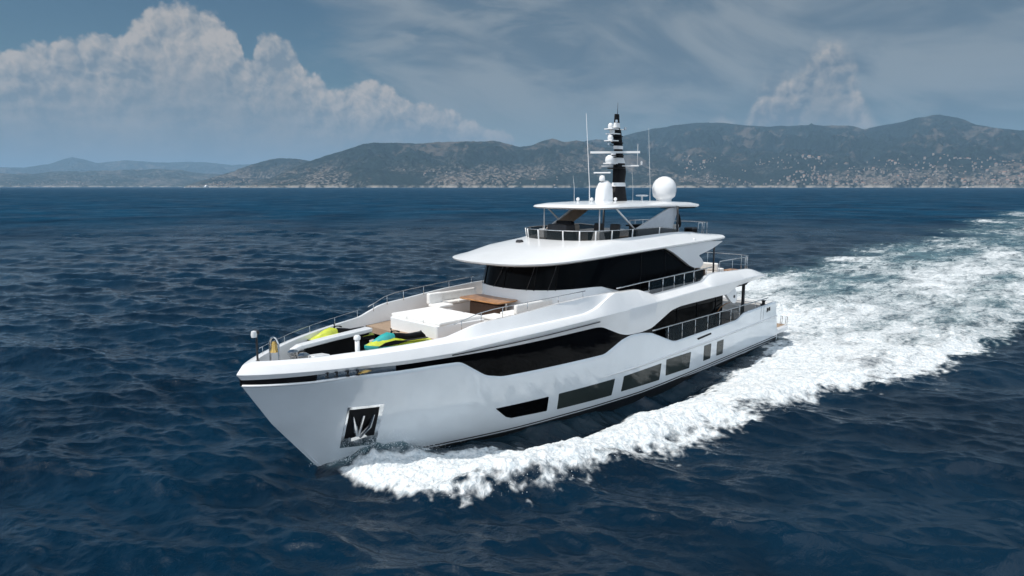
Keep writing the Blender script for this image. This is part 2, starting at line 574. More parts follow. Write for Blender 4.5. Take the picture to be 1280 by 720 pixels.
def build_sea():
    ang = [0.0]
    dth = 0.00125
    fine = np.arange(0, R(50), dth)
    coarse = [fine[-1]]
    s_ = dth
    while coarse[-1] < PI:
        s_ = min(s_ * 1.25, 0.12)
        coarse.append(coarse[-1] + s_)
    coarse[-1] = PI
    th = np.concatenate([fine, coarse[1:]])
    th = np.concatenate([-th[:0:-1], th])
    r_ = [3.0]
    while r_[-1] < 90000:
        q = r_[-1]
        r_.append(q + max(0.05, min(q * q * 0.55 / 6830, q * 0.02 if q < 900 else q * .05)))
    r_ = np.array(r_)
    A, D = np.meshgrid(R(HEAD) + PI / 2 - th, r_)       # bearing of each column
    X = CAM[0] + D * np.cos(A)
    Y = CAM[1] + D * np.sin(A)
    Z = np.zeros_like(X)
    DX = np.zeros_like(X)
    DY = np.zeros_like(X)
    dr = np.gradient(r_)[:, None]
    cell = np.maximum(np.minimum(dr, D * .1) * .55, np.abs(np.gradient(th))[None, :] * D)
    rng = np.random.RandomState(5)
    main = math.atan2(FW[1], FW[0]) + R(168)            # the wind sea runs towards the camera and a little to the left
    lams = np.exp(np.linspace(math.log(0.34), math.log(10), 96))
    gust = .75 + .5 * fbm(X * .018, Y * .018, 3, 44)
    near = D < 2500
    idx = np.where(near.any(axis=1))[0].max() + 1
    for lam in lams:
        lam = lam * rng.uniform(.93, 1.07)
        dirn = main + rng.normal(0, .60 if lam < 2 else .42)
        k_ = 2 * PI / lam
        amp = lam / (2 * PI) * float(np.interp(lam, [.3, .8, 2.2, 4, 10], [.026, .044, .051, .037, .023]))
        ph = rng.uniform(0, 2 * PI)
        w = sstep(lam / cell[:idx], 2.0, 4.0) * amp * gust[:idx]
        arg = k_ * (X[:idx] * math.cos(dirn) + Y[:idx] * math.sin(dirn)) + ph
        c = np.cos(arg)
        sn = np.sin(arg)
        Z[:idx] += w * c
        DX[:idx] -= w * sn * math.cos(dirn) * .7
        DY[:idx] -= w * sn * math.sin(dirn) * .7
    f, aer, hgt = foam_fields(X, Y)
    damp = 1 - .65 * np.clip(np.maximum(f, aer * .6), 0, 1)
    # keep the water calm where the hull sits in it
    Z = Z * damp + hgt * sstep(D, 400, 120)
    X = X + DX * damp
    Y = Y + DY * damp
    nr, nc = X.shape
    co = np.stack([X, Y, Z], -1).reshape(-1, 3).astype(np.float32)
    i = np.arange(nr - 1)[:, None] * nc + np.arange(nc - 1)[None, :]
    q = np.stack([i, i + nc, i + nc + 1, i + 1], -1).reshape(-1, 4)
    me = bpy.data.meshes.new('sea')
    me.vertices.add(len(co))
    me.vertices.foreach_set('co', co.ravel())
    me.loops.add(q.size)
    me.loops.foreach_set('vertex_index', q.ravel().astype(np.int32))
    me.polygons.add(len(q))
    me.polygons.foreach_set('loop_start', np.arange(0, q.size, 4, dtype=np.int32))
    me.polygons.foreach_set('loop_total', np.full(len(q), 4, dtype=np.int32))
    for nm, arr in (('foam', f), ('aerated', aer)):
        at = me.attributes.new(nm, 'FLOAT', 'POINT')
        at.data.foreach_set('value', arr.reshape(-1).astype(np.float32))
    me.update()
    me.validate()
    if me.polygons[0].normal.z < 0:
        me.flip_normals()
    me.shade_smooth()
    o = bpy.data.objects.new('sea', me)
    COL.objects.link(o)
    o['kind'] = 'structure'
    m = bpy.data.materials.new('sea_water')
    m.use_nodes = True
    g = NT(m.node_tree)
    b = g.n['Principled BSDF']
    geo = g.new('ShaderNodeNewGeometry')
    pos = geo.outputs['Position']
    fa = g.new('ShaderNodeAttribute', attribute_name='foam').outputs['Fac']
    ae = g.new('ShaderNodeAttribute', attribute_name='aerated').outputs['Fac']
    sp = g.new('ShaderNodeSeparateXYZ')
    g.l.new(pos, sp.inputs[0])
    flat = g.xyz(sp.outputs[0], sp.outputs[1], 0.0)
    # foam: broken by lacy noise where it is thin, dense where thick
    streak = g.xyz(g.m('MULTIPLY', sp.outputs[0], .42), sp.outputs[1], 0.0)
    na = g.noise(streak, 0.75, 6, 0.62, 0.8)
    nb = g.noise(flat, 3.2, 5, 0.65, 0.5)
    nn = g.m('MULTIPLY_ADD', nb, .38, g.m('MULTIPLY', na, .62))
    thr = g.m('MULTIPLY_ADD', fa, -.62, .80)
    fm = g.step(g.m('SUBTRACT', nn, thr), -.13, .19)
    fm = g.m('MULTIPLY', fm, g.step(fa, .02, .16))
    fm = g.m('MULTIPLY', fm, g.step(fa, 0.0, .75, .70, 1.0))
    nc_ = g.noise(flat, .09, 4, .55)
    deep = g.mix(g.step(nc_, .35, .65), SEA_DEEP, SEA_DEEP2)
    deep = g.mix(g.step(g.vm('LENGTH', g.vm('SUBTRACT', pos, CAM)), 60.0, 320.0), deep, g.mix(g.step(g.noise(flat, .035, 8, .75), .36, .62), (.0008, .018, .043), (.0030, .046, .094)))  # far water: reflected sky blue put into the base colour
    water = g.mix(g.m('MULTIPLY', ae, g.step(na, .30, .62, .25, 1.0)), deep, SEA_AERATED)
    nf = g.noise(flat, 9.0, 5, .7)
    foamc = g.mix(g.step(g.m('MULTIPLY_ADD', nf, .5, g.m('MULTIPLY', nb, .5)), .34, .60), (.46, .53, .57), (.82, .83, .83))
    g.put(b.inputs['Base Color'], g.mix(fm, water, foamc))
    g.put(b.inputs['Roughness'], g.m('MULTIPLY_ADD', fm, .5, g.step(g.vm('LENGTH', g.vm('SUBTRACT', pos, CAM)), 35.0, 240.0, SEA_ROUGH, g.m('MULTIPLY_ADD', g.noise(g.xyz(g.m('MULTIPLY', sp.outputs[0], 1.0), g.m('MULTIPLY', sp.outputs[1], 1.0), 7.0), .05, 8, .72), .9, -.05))))
    b.inputs['IOR'].default_value = 1.333
    # ripples too fine for the mesh: far out they lower the mean reflectance
    dist = g.vm('LENGTH', g.vm('SUBTRACT', pos, CAM))
    g.put(b.inputs['Specular IOR Level'], g.m('MULTIPLY', g.step(dist, 40.0, 260.0, .5, .012), g.m('MULTIPLY_ADD', fm, -.8, 1.0)))
    r1 = g.noise(flat, 5.5, 4, 0.6, 0.4)
    r2 = g.noise(g.xyz(g.m('MULTIPLY', sp.outputs[0], .8), g.m('MULTIPLY', sp.outputs[1], .8), 3.0), 0.9, 4, 0.6, 0.3)
    r3 = g.noise(flat, .12, 4, 0.65, 0.3)
    hgt_ = g.m('MULTIPLY', r1, .018)
    r1b = g.noise(flat, 1.9, 5, 0.62, 0.5)
    hgt_ = g.m('MULTIPLY_ADD', r1b, .064, hgt_)
    hgt_ = g.m('MULTIPLY_ADD', r2, g.step(dist, 60.0, 250.0, 0.0, .38), hgt_)
    hgt_ = g.m('MULTIPLY_ADD', r3, g.step(dist, 250.0, 900.0, 0.0, 1.6), hgt_)
    hgt_ = g.m('MULTIPLY_ADD', g.m('MULTIPLY', nb, fm), .16, hgt_)
    bp = g.new('ShaderNodeBump')
    bp.inputs['Strength'].default_value = 1.0
    bp.inputs['Distance'].default_value = 1.0
    g.l.new(hgt_, bp.inputs['Height'])
    rv = g.new('ShaderNodeTexNoise')
    g.l.new(flat, rv.inputs['Vector'])
    rv.inputs['Scale'].default_value = .22
    rv.inputs['Detail'].default_value = 5
    rv.inputs['Roughness'].default_value = .7
    tilt = g.vm('MULTIPLY', g.vm('SUBTRACT', rv.outputs['Color'], (.5, .5, .5)), (1, 1, 0))
    sc_ = g.new('ShaderNodeVectorMath', operation='SCALE')
    g.l.new(tilt, sc_.inputs[0])
    g.l.new(g.step(dist, 45.0, 380.0, 0.0, 0.9), sc_.inputs['Scale'])
    g.l.new(g.vm('NORMALIZE', g.vm('ADD', bp.outputs[0], sc_.outputs[0])), b.inputs['Normal'])
    me.materials.append(m)
    return o


SEA_DEEP = (.0005, .0080, .0188)
SEA_DEEP2 = (.0009, .0148, .0330)
SEA_AERATED = (.105, .200, .222)
SEA_ROUGH = .045
build_sea()


# ------------------------------------------------------------------ the coast: ranges of hills, bearing (deg) and height angle (deg) of each crest
RIDGE_RIGHT = [(-5.3, 0.065), (-2.65, 0.72), (0.0, 1.83), (2.64, 2.799), (3.94, 3.246), (4.92, 3.562), (6.87, 3.868), (7.84, 3.732), (9.76, 4.218), (11.64, 4.629), (13.51, 4.905), (15.35, 4.987), (16.56, 4.957), (18.36, 4.728), (20.11, 4.558), (22.39, 4.606), (25.67, 4.491), (26.74, 4.222), (28.26, 4.445), (29.26, 4.625), (30.22, 4.854), (31.42, 4.957), (32.37, 4.745), (33.56, 4.206), (34.93, 3.877), (36.25, 3.66), (39.16, 3.072), (42.94, 2.524), (47.85, 1.881)]
RIDGE_MID = [(-21.51, 0.0), (-19.74, 0.432), (-17.92, 1.246), (-16.38, 1.943), (-15.46, 2.264), (-13.58, 2.912), (-12.31, 3.367), (-11.05, 3.509), (-7.85, 3.478), (-6.23, 3.554), (-4.6, 3.627), (-2.63, 3.699), (-1.64, 3.766), (-0.66, 3.575), (0.66, 3.317), (1.65, 3.445), (2.63, 3.827), (3.28, 3.889), (4.27, 3.629), (5.25, 3.752), (6.55, 3.424), (9.14, 3.085), (12.34, 2.421), (16.77, 0.063)]
RIDGE_LOW = [(-25.42, 0.0), (-23.74, 0.6), (-22.01, 1.214), (-20.85, 1.589), (-19.67, 1.968), (-18.47, 2.228), (-17.28, 2.243), (-16.08, 2.07), (-14.24, 1.774), (-9.19, 1.164), (-2.65, 0.066)]
RIDGE_FAR = [(-45.8, 0.867), (-40.54, 0.846), (-36.49, 0.895), (-34.75, 0.861), (-33.83, 1.033), (-33.13, 1.096), (-31.96, 1.055), (-29.51, 1.196), (-26.94, 1.283), (-25.61, 1.239), (-24.81, 1.07), (-22.6, 0.907), (-20.29, 1.106), (-17.93, 1.059), (-12.42, 0.064)]
RIDGE_FAINT = [(-44.1, 1.314), (-38.93, 1.323), (-35.15, 1.284), (-33.79, 1.521), (-32.36, 2.039), (-31.66, 1.89), (-30.95, 1.681), (-28.95, 1.886), (-26.9, 1.748), (-24.21, 1.847), (-21.99, 1.637), (-20.26, 1.717), (-16.72, 1.316), (-12.42, 0.064)]


def mat_hill(name, green, rock, town):
    m = bpy.data.materials.new(name)
    m.use_nodes = True
    g = NT(m.node_tree)
    b = g.n['Principled BSDF']
    geo = g.new('ShaderNodeNewGeometry')
    sp = g.new('ShaderNodeSeparateXYZ')
    g.l.new(geo.outputs['Position'], sp.inputs[0])
    p = geo.outputs['Position']
    n1 = g.noise(p, .0016, 6, .62)
    n2 = g.noise(p, .009, 5, .65)
    n3 = g.noise(p, .035, 4, .6)
    wood = g.mix(g.step(n3, .3, .7), tuple(v * .35 for v in green), tuple(v * 1.5 for v in green))
    earth = g.mix(n2, tuple(v * .7 for v in rock), tuple(v * 1.25 for v in rock))
    f = g.m('MULTIPLY', g.step(g.m('MULTIPLY_ADD', n2, .9, n1), .98, 1.16), .75)
    c = g.mix(f, wood, earth)
    # terraces, gardens and roads of the built-up lower slopes
    low = g.m('MULTIPLY', g.step(sp.outputs[2], 330.0, 40.0), g.step(n1, .42, .56))
    low = g.m('MULTIPLY', low, town)
    c = g.mix(g.m('MULTIPLY', low, g.step(n3, .48, .60)), c, (.20, .17, .145))
    shore = g.m('MULTIPLY', g.step(sp.outputs[2], 26.0, 6.0), g.step(n2, .4, .55))
    c = g.mix(g.m('MULTIPLY', shore, .7), c, (.40, .36, .31))
    g.put(b.inputs['Base Color'], c)
    b.inputs['Roughness'].default_value = 1.0
    b.inputs['Specular IOR Level'].default_value = 0.0
    return m


def hill_range(name, crest, d0, d1, material, seed, relief=1.0):
    az = np.arange(crest[0][0], crest[-1][0], .055)
    v = np.concatenate([np.linspace(0, 1, 100), np.linspace(1.03, 1.9, 16)])
    el = np.interp(az, [p[0] for p in crest], [p[1] for p in crest])
    A, V = np.meshgrid(az, v)
    T = R(HEAD) + PI / 2 - np.radians(A)
    bay = (fbm(A * .35 + seed, A * 0 + 3.3, 4, seed) - .5) * .22 * (d1 - d0)
    D = d0 + bay * np.clip(1 - V, 0, 1) + (d1 - d0) * V
    X = CAM[0] + D * np.cos(T)
    Y = CAM[1] + D * np.sin(T)
    top = np.maximum(np.tan(np.radians(el))[None, :] * d1 + CAM[2], 2.0)
    s_ = 1 / 900.0
    ridged = 1 - np.abs(2 * fbm(X * s_, Y * s_, 5, seed + 3, .5) - 1)
    n = fbm(X * s_ * 2.7, Y * s_ * 2.7, 5, seed + 9, .55)
    rav = 1 - np.abs(2 * fbm(X / 420 + n * .6, Y / 420, 5, seed + 31, .55) - 1)
    prof = np.clip(V, 0, 1) ** .7
    back = np.clip(1 - (V - 1) * .9, 0, 1)
    shape = np.where(V <= 1, prof, back)
    cut = np.sin(np.clip(V, 0, 1) * PI) ** .8
    Z = top * shape * (1 - relief * cut * (.60 * (1 - ridged) + .35 * (n - .35) + 0.62 * (.8 - rav)))
    Z = Z - np.where(V > .85, 1, 0) * (1 - rav) * np.clip(top / 200, 0, 1) * 22
    fine_ = (fbm(X / 130, Y / 130, 4, seed + 20, .6) - .5)
    Z = Z + fine_ * 46 * np.clip(V * 4, 0, 1) * np.clip(top / 150, .15, 1) * np.where(V > .9, .35, 1)
    Z = np.where(V <= 0, -3.0, np.maximum(Z, -3 + 8 * np.clip(V * 30, 0, 1)))
    nr, nc = X.shape
    i = np.arange(nr - 1)[:, None] * nc + np.arange(nc - 1)[None, :]
    q = np.stack([i, i + 1, i + nc + 1, i + nc], -1).reshape(-1, 4)
    me = bpy.data.meshes.new(name)
    me.from_pydata(np.stack([X, Y, Z], -1).reshape(-1, 3).tolist(), [], q.tolist())
    me.shade_smooth()
    me.materials.append(material)
    o = bpy.data.objects.new(name, me)
    COL.objects.link(o)
    o['kind'] = 'structure'
    return X, Y, Z, A, V


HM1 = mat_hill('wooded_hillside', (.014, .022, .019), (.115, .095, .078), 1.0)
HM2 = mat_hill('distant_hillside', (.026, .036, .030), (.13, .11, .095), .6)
G_R = hill_range('hills', RIDGE_RIGHT, 6200, 9200, HM1, 3)
G_M = hill_range('hills', RIDGE_MID, 5600, 7000, HM1, 7)
G_L = hill_range('hills', RIDGE_LOW, 7200, 8800, HM1, 12)
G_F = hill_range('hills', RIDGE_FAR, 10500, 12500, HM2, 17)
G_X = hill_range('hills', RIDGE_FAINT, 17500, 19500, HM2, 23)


def build_town():
    """the pale houses of the built-up slopes, far off"""
    wall_v, wall_f = MB(), MB()
    rnd = random.Random(3)

    def house(x, y, z, w, d, h, rz):
        wall_v.box((x, y, z + h / 2 - 3), (w, d, h + 6), rz)
        c, s_ = math.cos(rz), math.sin(rz)
        pts = []
        for u, q, zz in ((-w / 2, -d / 2, 0), (w / 2, -d / 2, 0), (w / 2, d / 2, 0), (-w / 2, d / 2, 0), (-w / 2, 0, h * .3), (w / 2, 0, h * .3)):
            u *= 1.08
            q *= 1.08
            pts.append((x + u * c - q * s_, y + u * s_ + q * c, z + h + zz + .05))
        wall_f.add(pts, [(0, 3, 2, 1), (0, 1, 5, 4), (2, 3, 4, 5), (1, 2, 5), (3, 0, 4)])
    for (X, Y, Z, A, V), n, vmax, dens in ((G_R, 1150, .25, 'R'), (G_M, 70, .25, 'M'), (G_L, 160, .3, 'L'), (G_F, 140, .2, 'F')):
        nr, nc = X.shape
        got = 0
        tries = 0
        while got < n and tries < n * 40:
            tries += 1
            j = rnd.randrange(2, nc - 2)
            v = rnd.random() ** 1.6 * vmax
            i = min(int(v * 99) + 1, 98)
            x, y, z = X[i, j], Y[i, j], Z[i, j]
            cl = float(fbm(np.array([x / 420.0]), np.array([y / 420.0]), 3, 61)[0])
            az = A[i, j]
            want = .50
            if dens == 'R':
                want = np.interp(az, [2, 9, 14, 20, 30, 36, 45], [.70, .52, .46, .44, .40, .34, .3]) + v * .25
            if cl < want:
                continue
            got += 1
            big = rnd.random() < (.16 if (dens == 'R' and az > 22) else .05)
            w = rnd.uniform(13, 26) if big else rnd.uniform(7, 13)
            h = rnd.uniform(9, 20) if big else rnd.uniform(4.5, 7.5)
            x += rnd.uniform(-25, 25)
            y += rnd.uniform(-25, 25)
            house(x, y, z, w, w * rnd.uniform(.5, .8), h, rnd.uniform(0, PI))
    o = wall_v.build('town_houses', M['stucco'])
    tag(o, 'pale houses and flats scattered over the lower hillsides behind the sea', 'town houses', kind='stuff')
    r_ = wall_f.build('town_roofs', mat('terracotta_roof_tiles', (.33, .17, .11), .9, var=.3, scale=.02), o)
    r_['kind'] = 'stuff'


build_town()


def build_haze():
    """sea air: one even box round the boat, the water and all the hills"""
    s_ = 30000.0
    mb = MB().box((CAM[0] + FW[0] * 9000, CAM[1] + FW[1] * 9000, 449.5), (2 * s_, 2 * s_, 911.0), 0.0)
    o = mb.build('haze')
    o['kind'] = 'stuff'
    tag(o, 'thin blue haze over the sea that pales the far hills', 'haze')
    m = bpy.data.materials.new('sea_haze')
    m.use_nodes = True
    g = NT(m.node_tree)
    g.n.clear()
    out = g.new('ShaderNodeOutputMaterial')
    vol = g.new('ShaderNodeVolumePrincipled')
    vol.inputs['Color'].default_value = HAZE_COL
    vol.inputs['Density'].default_value = HAZE_DENS
    vol.inputs['Anisotropy'].default_value = 0.0
    g.l.new(vol.outputs[0], out.inputs['Volume'])
    o.data.materials.append(m)


HAZE_COL = (.42, .68, .95, 1)
HAZE_DENS = 5.8e-5
build_haze()

# ------------------------------------------------------------------ the motor yacht: x forward from the stern, y to port, z above the waterline
def stem_x(z):
    return np.interp(z, [-2.2, -1, 0, 1.98, 3.61, 4.3], [29.6, 32.6, 33.82, 35.41, 36.43, 36.45])


def plan(s_, n, m):
    s_ = np.clip(s_, 0, 1)
    return (1 - s_ ** n) ** m


def hull_y(X, Z):
    xs = stem_x(np.minimum(Z, 3.61))
    t = np.clip(np.asarray(Z) / 3.75, 0, 1)
    x0 = 13 + 7 * t ** .8
    n = 2.7 + .6 * t
    m_ = 1 - .15 * t
    B = 3.74 + .16 * t ** .7
    aft = 1 - .05 * np.clip((10 - X) / 10, 0, 1) ** 2
    under = 1 - .35 * np.clip(-np.asarray(Z) / 2.2, 0, 1)
    return B * plan((X - x0) / (xs - x0), n, m_) * aft * under


HULL_TOP = smooth_interp([(2.0, 2.68), (7.35, 2.56), (7.75, 2.48), (8.35, 2.26), (15.3, 2.14), (15.7, 2.22), (17.7, 2.95), (18.5, 3.08), (19.4, 3.14), (20.2, 3.02),
                          (21.5, 2.56), (24.45, 2.63), (26.3, 2.67), (27.6, 2.70), (28.4, 2.88), (29.68, 3.66), (30.8, 3.68), (32, 3.66), (33.5, 3.66), (34.6, 3.58), (36.6, 3.55)])
BAND_TOP = smooth_interp([(0, 4.5), (6.0, 4.44), (8.6, 4.30), (9.15, 4.16), (9.7, 3.97), (15.0, 3.94), (15.95, 3.84), (17.7, 3.20), (18.6, 3.13), (19.8, 3.18), (20.4, 3.32), (21.8, 3.86), (22.3, 3.91), (30, 3.90), (32, 3.88), (33.5, 3.90), (34.6, 3.82), (36.6, 3.73)])


def upper(fn, stem, z_hint=3.6, xa=2.0, n=240):
    """points of a level line fn(x) from x = xa to the stem, as arrays x, z"""
    u = 1 - (1 - np.linspace(0, 1, n)) ** 1.35
    x = xa + (stem - xa) * u
    return x, fn(x)


yacht = empty('motor_yacht', (0, 0, 0), 0, 'large white motor yacht with black window bands ploughing through the sea', 'yacht')


def build_hull():
    nu, nv = 230, 34
    u = 1 - (1 - np.linspace(0, 1, nu)) ** 1.5
    xa = lambda z: 2.72 - .62 * np.clip((2.68 - z) / 1.9, 0, 1.6)      # raked transom
    rows = []
    zt = np.full(nu, 3.0)
    for it in range(40):
        xt = xa(zt) + u * (stem_x(np.minimum(zt, 3.61)) - xa(zt))
        zt = HULL_TOP(xt)
    for v in np.linspace(0, 1, nv):
        z = -1.6 + v * (zt + 1.6)
        x = xa(z) + u * (stem_x(np.minimum(z, 3.61)) - xa(z))
        y = hull_y(x, z)
        y[-1] = 0
        rows.append(np.stack([x, y, z], -1))
    G = np.array(rows)
    mb = MB()
    Gs = G.copy()
    Gs[..., 1] *= -1
    for g_, flip in ((G, False), (Gs, True)):
        idx = lambda i, j: i * nu + j
        f = []
        for i in range(nv - 1):
            for j in range(nu - 1):
                q = (idx(i, j), idx(i, j + 1), idx(i + 1, j + 1), idx(i + 1, j))
                f.append(q[::-1] if flip else q)
        mb.add(g_.reshape(-1, 3), f)
    # transom
    a, b = G[:, 0], Gs[:, 0]
    v = list(a) + list(b)
    mb.add(v, [(i, i + 1, nv + i + 1, nv + i) for i in range(nv - 1)])
    o = link_mesh('hull', mb.v, mb.f, M['hullwhite'], yacht, True, 50)
    sd = o.modifiers.new('solidify', 'SOLIDIFY')
    sd.thickness = .11
    sd.offset = -1
    return o


def shell_panel(name, poly, off, material, parent, thick=.02, res=.22, side=1, yfun=hull_y):
    """a panel that follows the hull side, its outline given in (x, z)"""
    bm = bmesh.new()
    vs = [bm.verts.new((x, 0, z)) for x, z in poly]
    f = bm.faces.new(vs)
    bmesh.ops.triangulate(bm, faces=bm.faces)
    for _ in range(6):
        long = [e for e in bm.edges if e.calc_length() > res]
        if not long:
            break
        bmesh.ops.subdivide_edges(bm, edges=long, cuts=1)
        bmesh.ops.triangulate(bm, faces=bm.faces)
    for v in bm.verts:
        v.co.y = side * (float(yfun(v.co.x, v.co.z)) + off)
    bmesh.ops.recalc_face_normals(bm, faces=bm.faces)
    r_ = bmesh.ops.extrude_face_region(bm, geom=list(bm.faces))
    for v in [e for e in r_['geom'] if isinstance(e, bmesh.types.BMVert)]:
        v.co.y -= side * thick
    bmesh.ops.recalc_face_normals(bm, faces=bm.faces)
    me = bpy.data.meshes.new(name)
    bm.to_mesh(me)
    bm.free()
    me.shade_smooth()
    me.set_sharp_from_angle(angle=R(40))
    me.materials.append(material)
    o = bpy.data.objects.new(name, me)
    COL.objects.link(o)
    o.parent = parent
    return o


def rounded(poly, r_=.1, n=4):
    out = []
    N = len(poly)
    for i in range(N):
        p = Vector(poly[i])
        a = Vector(poly[i - 1]) - p
        b = Vector(poly[(i + 1) % N]) - p
        ra = min(r_, a.length * .4)
        rb = min(r_, b.length * .4)
        p0, p1 = p + a.normalized() * ra, p + b.normalized() * rb
        for k_ in range(n + 1):
            t = k_ / n
            q = p0 * (1 - t) ** 2 + p * 2 * t * (1 - t) + p1 * t * t
            out.append((q.x, q.y))
    return out


def band(name, x0, x1, zb, zt, off, material, parent, n=160, sides=(1, -1), thick=.03, nv=6, stem=None):
    """a strip on the hull side between the lines zb(x) and zt(x)"""
    mb = MB()
    for sd_ in sides:
        x = x0 + (x1 - x0) * (1 - (1 - np.linspace(0, 1, n)) ** 1.3)
        rings = []
        b, t = zb(x), zt(x)
        for i in range(n):
            zz = np.linspace(b[i], max(t[i], b[i] + .004), nv)
            yy = np.maximum(hull_y(np.full(nv, x[i]), zz) + off, .0)
            outer = [(x[i], sd_ * y, z) for y, z in zip(yy, zz)]
            inner = [(x[i], sd_ * max(y - thick, -.02), z) for y, z in zip(yy[::-1], zz[::-1])]
            rings.append(outer + inner)
        mb.loft(rings)
    return link_mesh(name, mb.v, mb.f, material, parent, True, 40)


def hull_details(hull):
    # black bottom paint with a thin white line above it
    boot = smooth_interp([(-1, .24), (4.7, .20), (10, .14), (13.7, .07), (18.2, .0), (20.7, .04), (23.7, .06), (26.3, .02), (28.6, .02), (30.5, -.02), (33.6, -.1)])
    band('boot_stripe', 2.05, 33.3, lambda x: boot(x) * 0 - 1.45, lambda x: boot(x) - .02, .012, M['antifoul'], hull, sides=(1, -1), nv=8)
    band('boot_line', 2.05, 30.5, lambda x: boot(x) + .05, lambda x: boot(x) + .105, .010, M['antifoul'], hull, sides=(1, -1), nv=2)
    # long rubbing strake over the cabin windows
    for s_ in (1, -1):
        x = np.linspace(2.35, 22.3, 80)
        z = np.interp(x, [2.3, 10, 17, 22.3], [1.66, 1.56, 1.46, 1.48])
        pts = [(a, s_ * (float(hull_y(a, c)) - .01), c) for a, c in zip(x, z)]
        rr = [.055 * float(sstep(a, 22.4, 19.5)) + .004 for a in x]
        MB().tube(pts, rr, 8).build('rub_rail', M['white'], hull, True, 50)
        # white lip under the bow stripe
        x = np.linspace(33.2, 36.36, 40)
        pts = [(a, s_ * (float(hull_y(a, 3.53)) + .01), HULL_TOP(a) - .02) for a in x]
        MB().tube(pts, [.045 + .0 * a for a in x], 8).build('rub_rail', M['white'], hull, True, 50)
    wins = [
        [(27.55, 1.30), (24.86, 1.28), (24.74, .58), (26.6, .66), (26.9, .78)],
        [(24.28, 1.29), (20.56, 1.23), (20.62, .42), (24.15, .52)],
        [(19.86, 1.20), (16.62, 1.22), (16.70, .36), (19.92, .45)],
        [(16.16, 1.32), (13.66, 1.28), (13.72, .40), (16.12, .46)],
        [(12.22, 1.36), (11.42, 1.37), (11.40, .50), (12.20, .49)],
        [(10.72, 1.34), (9.94, 1.35), (9.92, .51), (10.68, .51)]]
    for i, w in enumerate(wins):
        shell_panel('hull_window', rounded(w, .05, 3), .012, M['glass'] if i == 0 else M['portglass'], hull, .04, .35)
    # anchor pocket: plate, recess, anchor
    quad = [(33.36, 2.42), (32.20, 2.40), (32.02, .62), (33.20, .66)]
    pl = shell_panel('anchor_pocket', quad, .02, M['chrome'], hull, .06, .3)
    shell_panel('anchor_recess', [(33.29, 2.30), (32.34, 2.29), (32.20, 1.06), (33.16, 1.06)], .03, M['black'], hull, .03, .3)

    def P(x, z, off):
        y = float(hull_y(x, z))
        return (x, y + off, z)
    mb = MB()
    mb.tube([P(32.80, 2.05, .07), P(32.76, 1.10, .09)], .06, 8)
    mb.tube([P(33.12, 2.02, .06), P(32.98, 1.55, .12), P(32.78, 1.05, .10)], [.03, .09, .06], 8)
    mb.tube([P(32.46, 2.02, .06), P(32.52, 1.55, .12), P(32.74, 1.05, .10)], [.03, .09, .06], 8)
    mb.box(P(32.77, 1.10, .10), (.66, .14, .12))
    mb.build('anchor', M['steel'], hull, True, 40)
    # slot-shaped vent, boarding hawse, and the dark mark on the quarter
    shell_panel('air_vent', rounded([(13.1, 1.93), (11.55, 2.0), (11.5, 1.9), (13.0, 1.82)], .03, 2), .015, M['black'], hull, .03, .4)
    h1 = shell_panel('quarter_hawse', rounded([(4.25, 2.44), (3.55, 2.46), (3.5, 2.14), (4.2, 2.12)], .08, 3), .012, M['chrome'], hull, .03, .4)
    shell_panel('hawse_opening', rounded([(4.15, 2.40), (3.9, 2.40), (3.88, 2.17), (4.12, 2.16)], .06, 3), .02, M['black'], hull, .03, .4)
    shell_panel('hawse_opening', rounded([(3.85, 2.41), (3.62, 2.42), (3.58, 2.18), (3.82, 2.17)], .06, 3), .02, M['black'], hull, .03, .4)
    # quarter gate lines
    for xx in (4.62, 5.02):
        shell_panel('gate_seam', [(xx, 2.6), (xx - .03, 2.6), (xx - .03, 1.75), (xx, 1.75)], .004, M['dark'], hull, .02, .4)


hull = build_hull()
hull_details(hull)

# black band: bow stripe and the big saloon window
glass_band = band('main_deck_window', 17.6, 32.12, lambda x: HULL_TOP(x) - .03, lambda x: BAND_TOP(x) + .03, -.035, M['glass'], yacht)
bow_stripe = band('bow_stripe', 34.45, 36.42, lambda x: HULL_TOP(x) - .03, lambda x: BAND_TOP(x) + .06, -.05, M['black'], yacht, n=60)
for s_ in (1, -1):
    plate = band('fairlead_plate', 32.1, 34.5, lambda x: HULL_TOP(x) - .03, lambda x: BAND_TOP(x) + .03, -.03, M['chrome'], yacht, n=50, sides=(s_,))
    for xx, w in ((34.25, .10), (33.98, .10), (33.66, .12), (33.36, .10)):
        y = float(hull_y(xx, 3.78))
        MB().tube([(xx, s_ * (y - .1), 3.72), (xx - .03, s_ * (y + .03), 3.72), (xx - .03, s_ * (y + .03), 3.86), (xx, s_ * (y - .1), 3.86)], w * .45, 8).build('fairlead_roller', M['dark'], plate, True, 40)
    y = float(hull_y(33.1, 3.78))
    MB().tube([(33.35, s_ * (y - .07), 3.74), (33.1, s_ * (y + .03), 3.79), (32.9, s_ * (y + .05), 3.80)], [.02, .04, .02], 8).build('mooring_rope', M['brass'], plate, True)


def rail_line(stem, B, z, n=230, xa=4.4, x0=20.0, aft=0.0):
    u = 1 - (1 - np.linspace(0, 1, n)) ** 1.5
    x = xa + (stem - xa) * u
    y = B(x) * plan((x - x0) / (stem - x0), 3.3, .85) if callable(B) else B * plan((x - x0) / (stem - x0), 3.3, .85)
    y = y * (1 - .14 * np.clip((5.7 - x) / 1.3, 0, 1) ** 2)
    return np.stack([x, y, z(x)], -1)


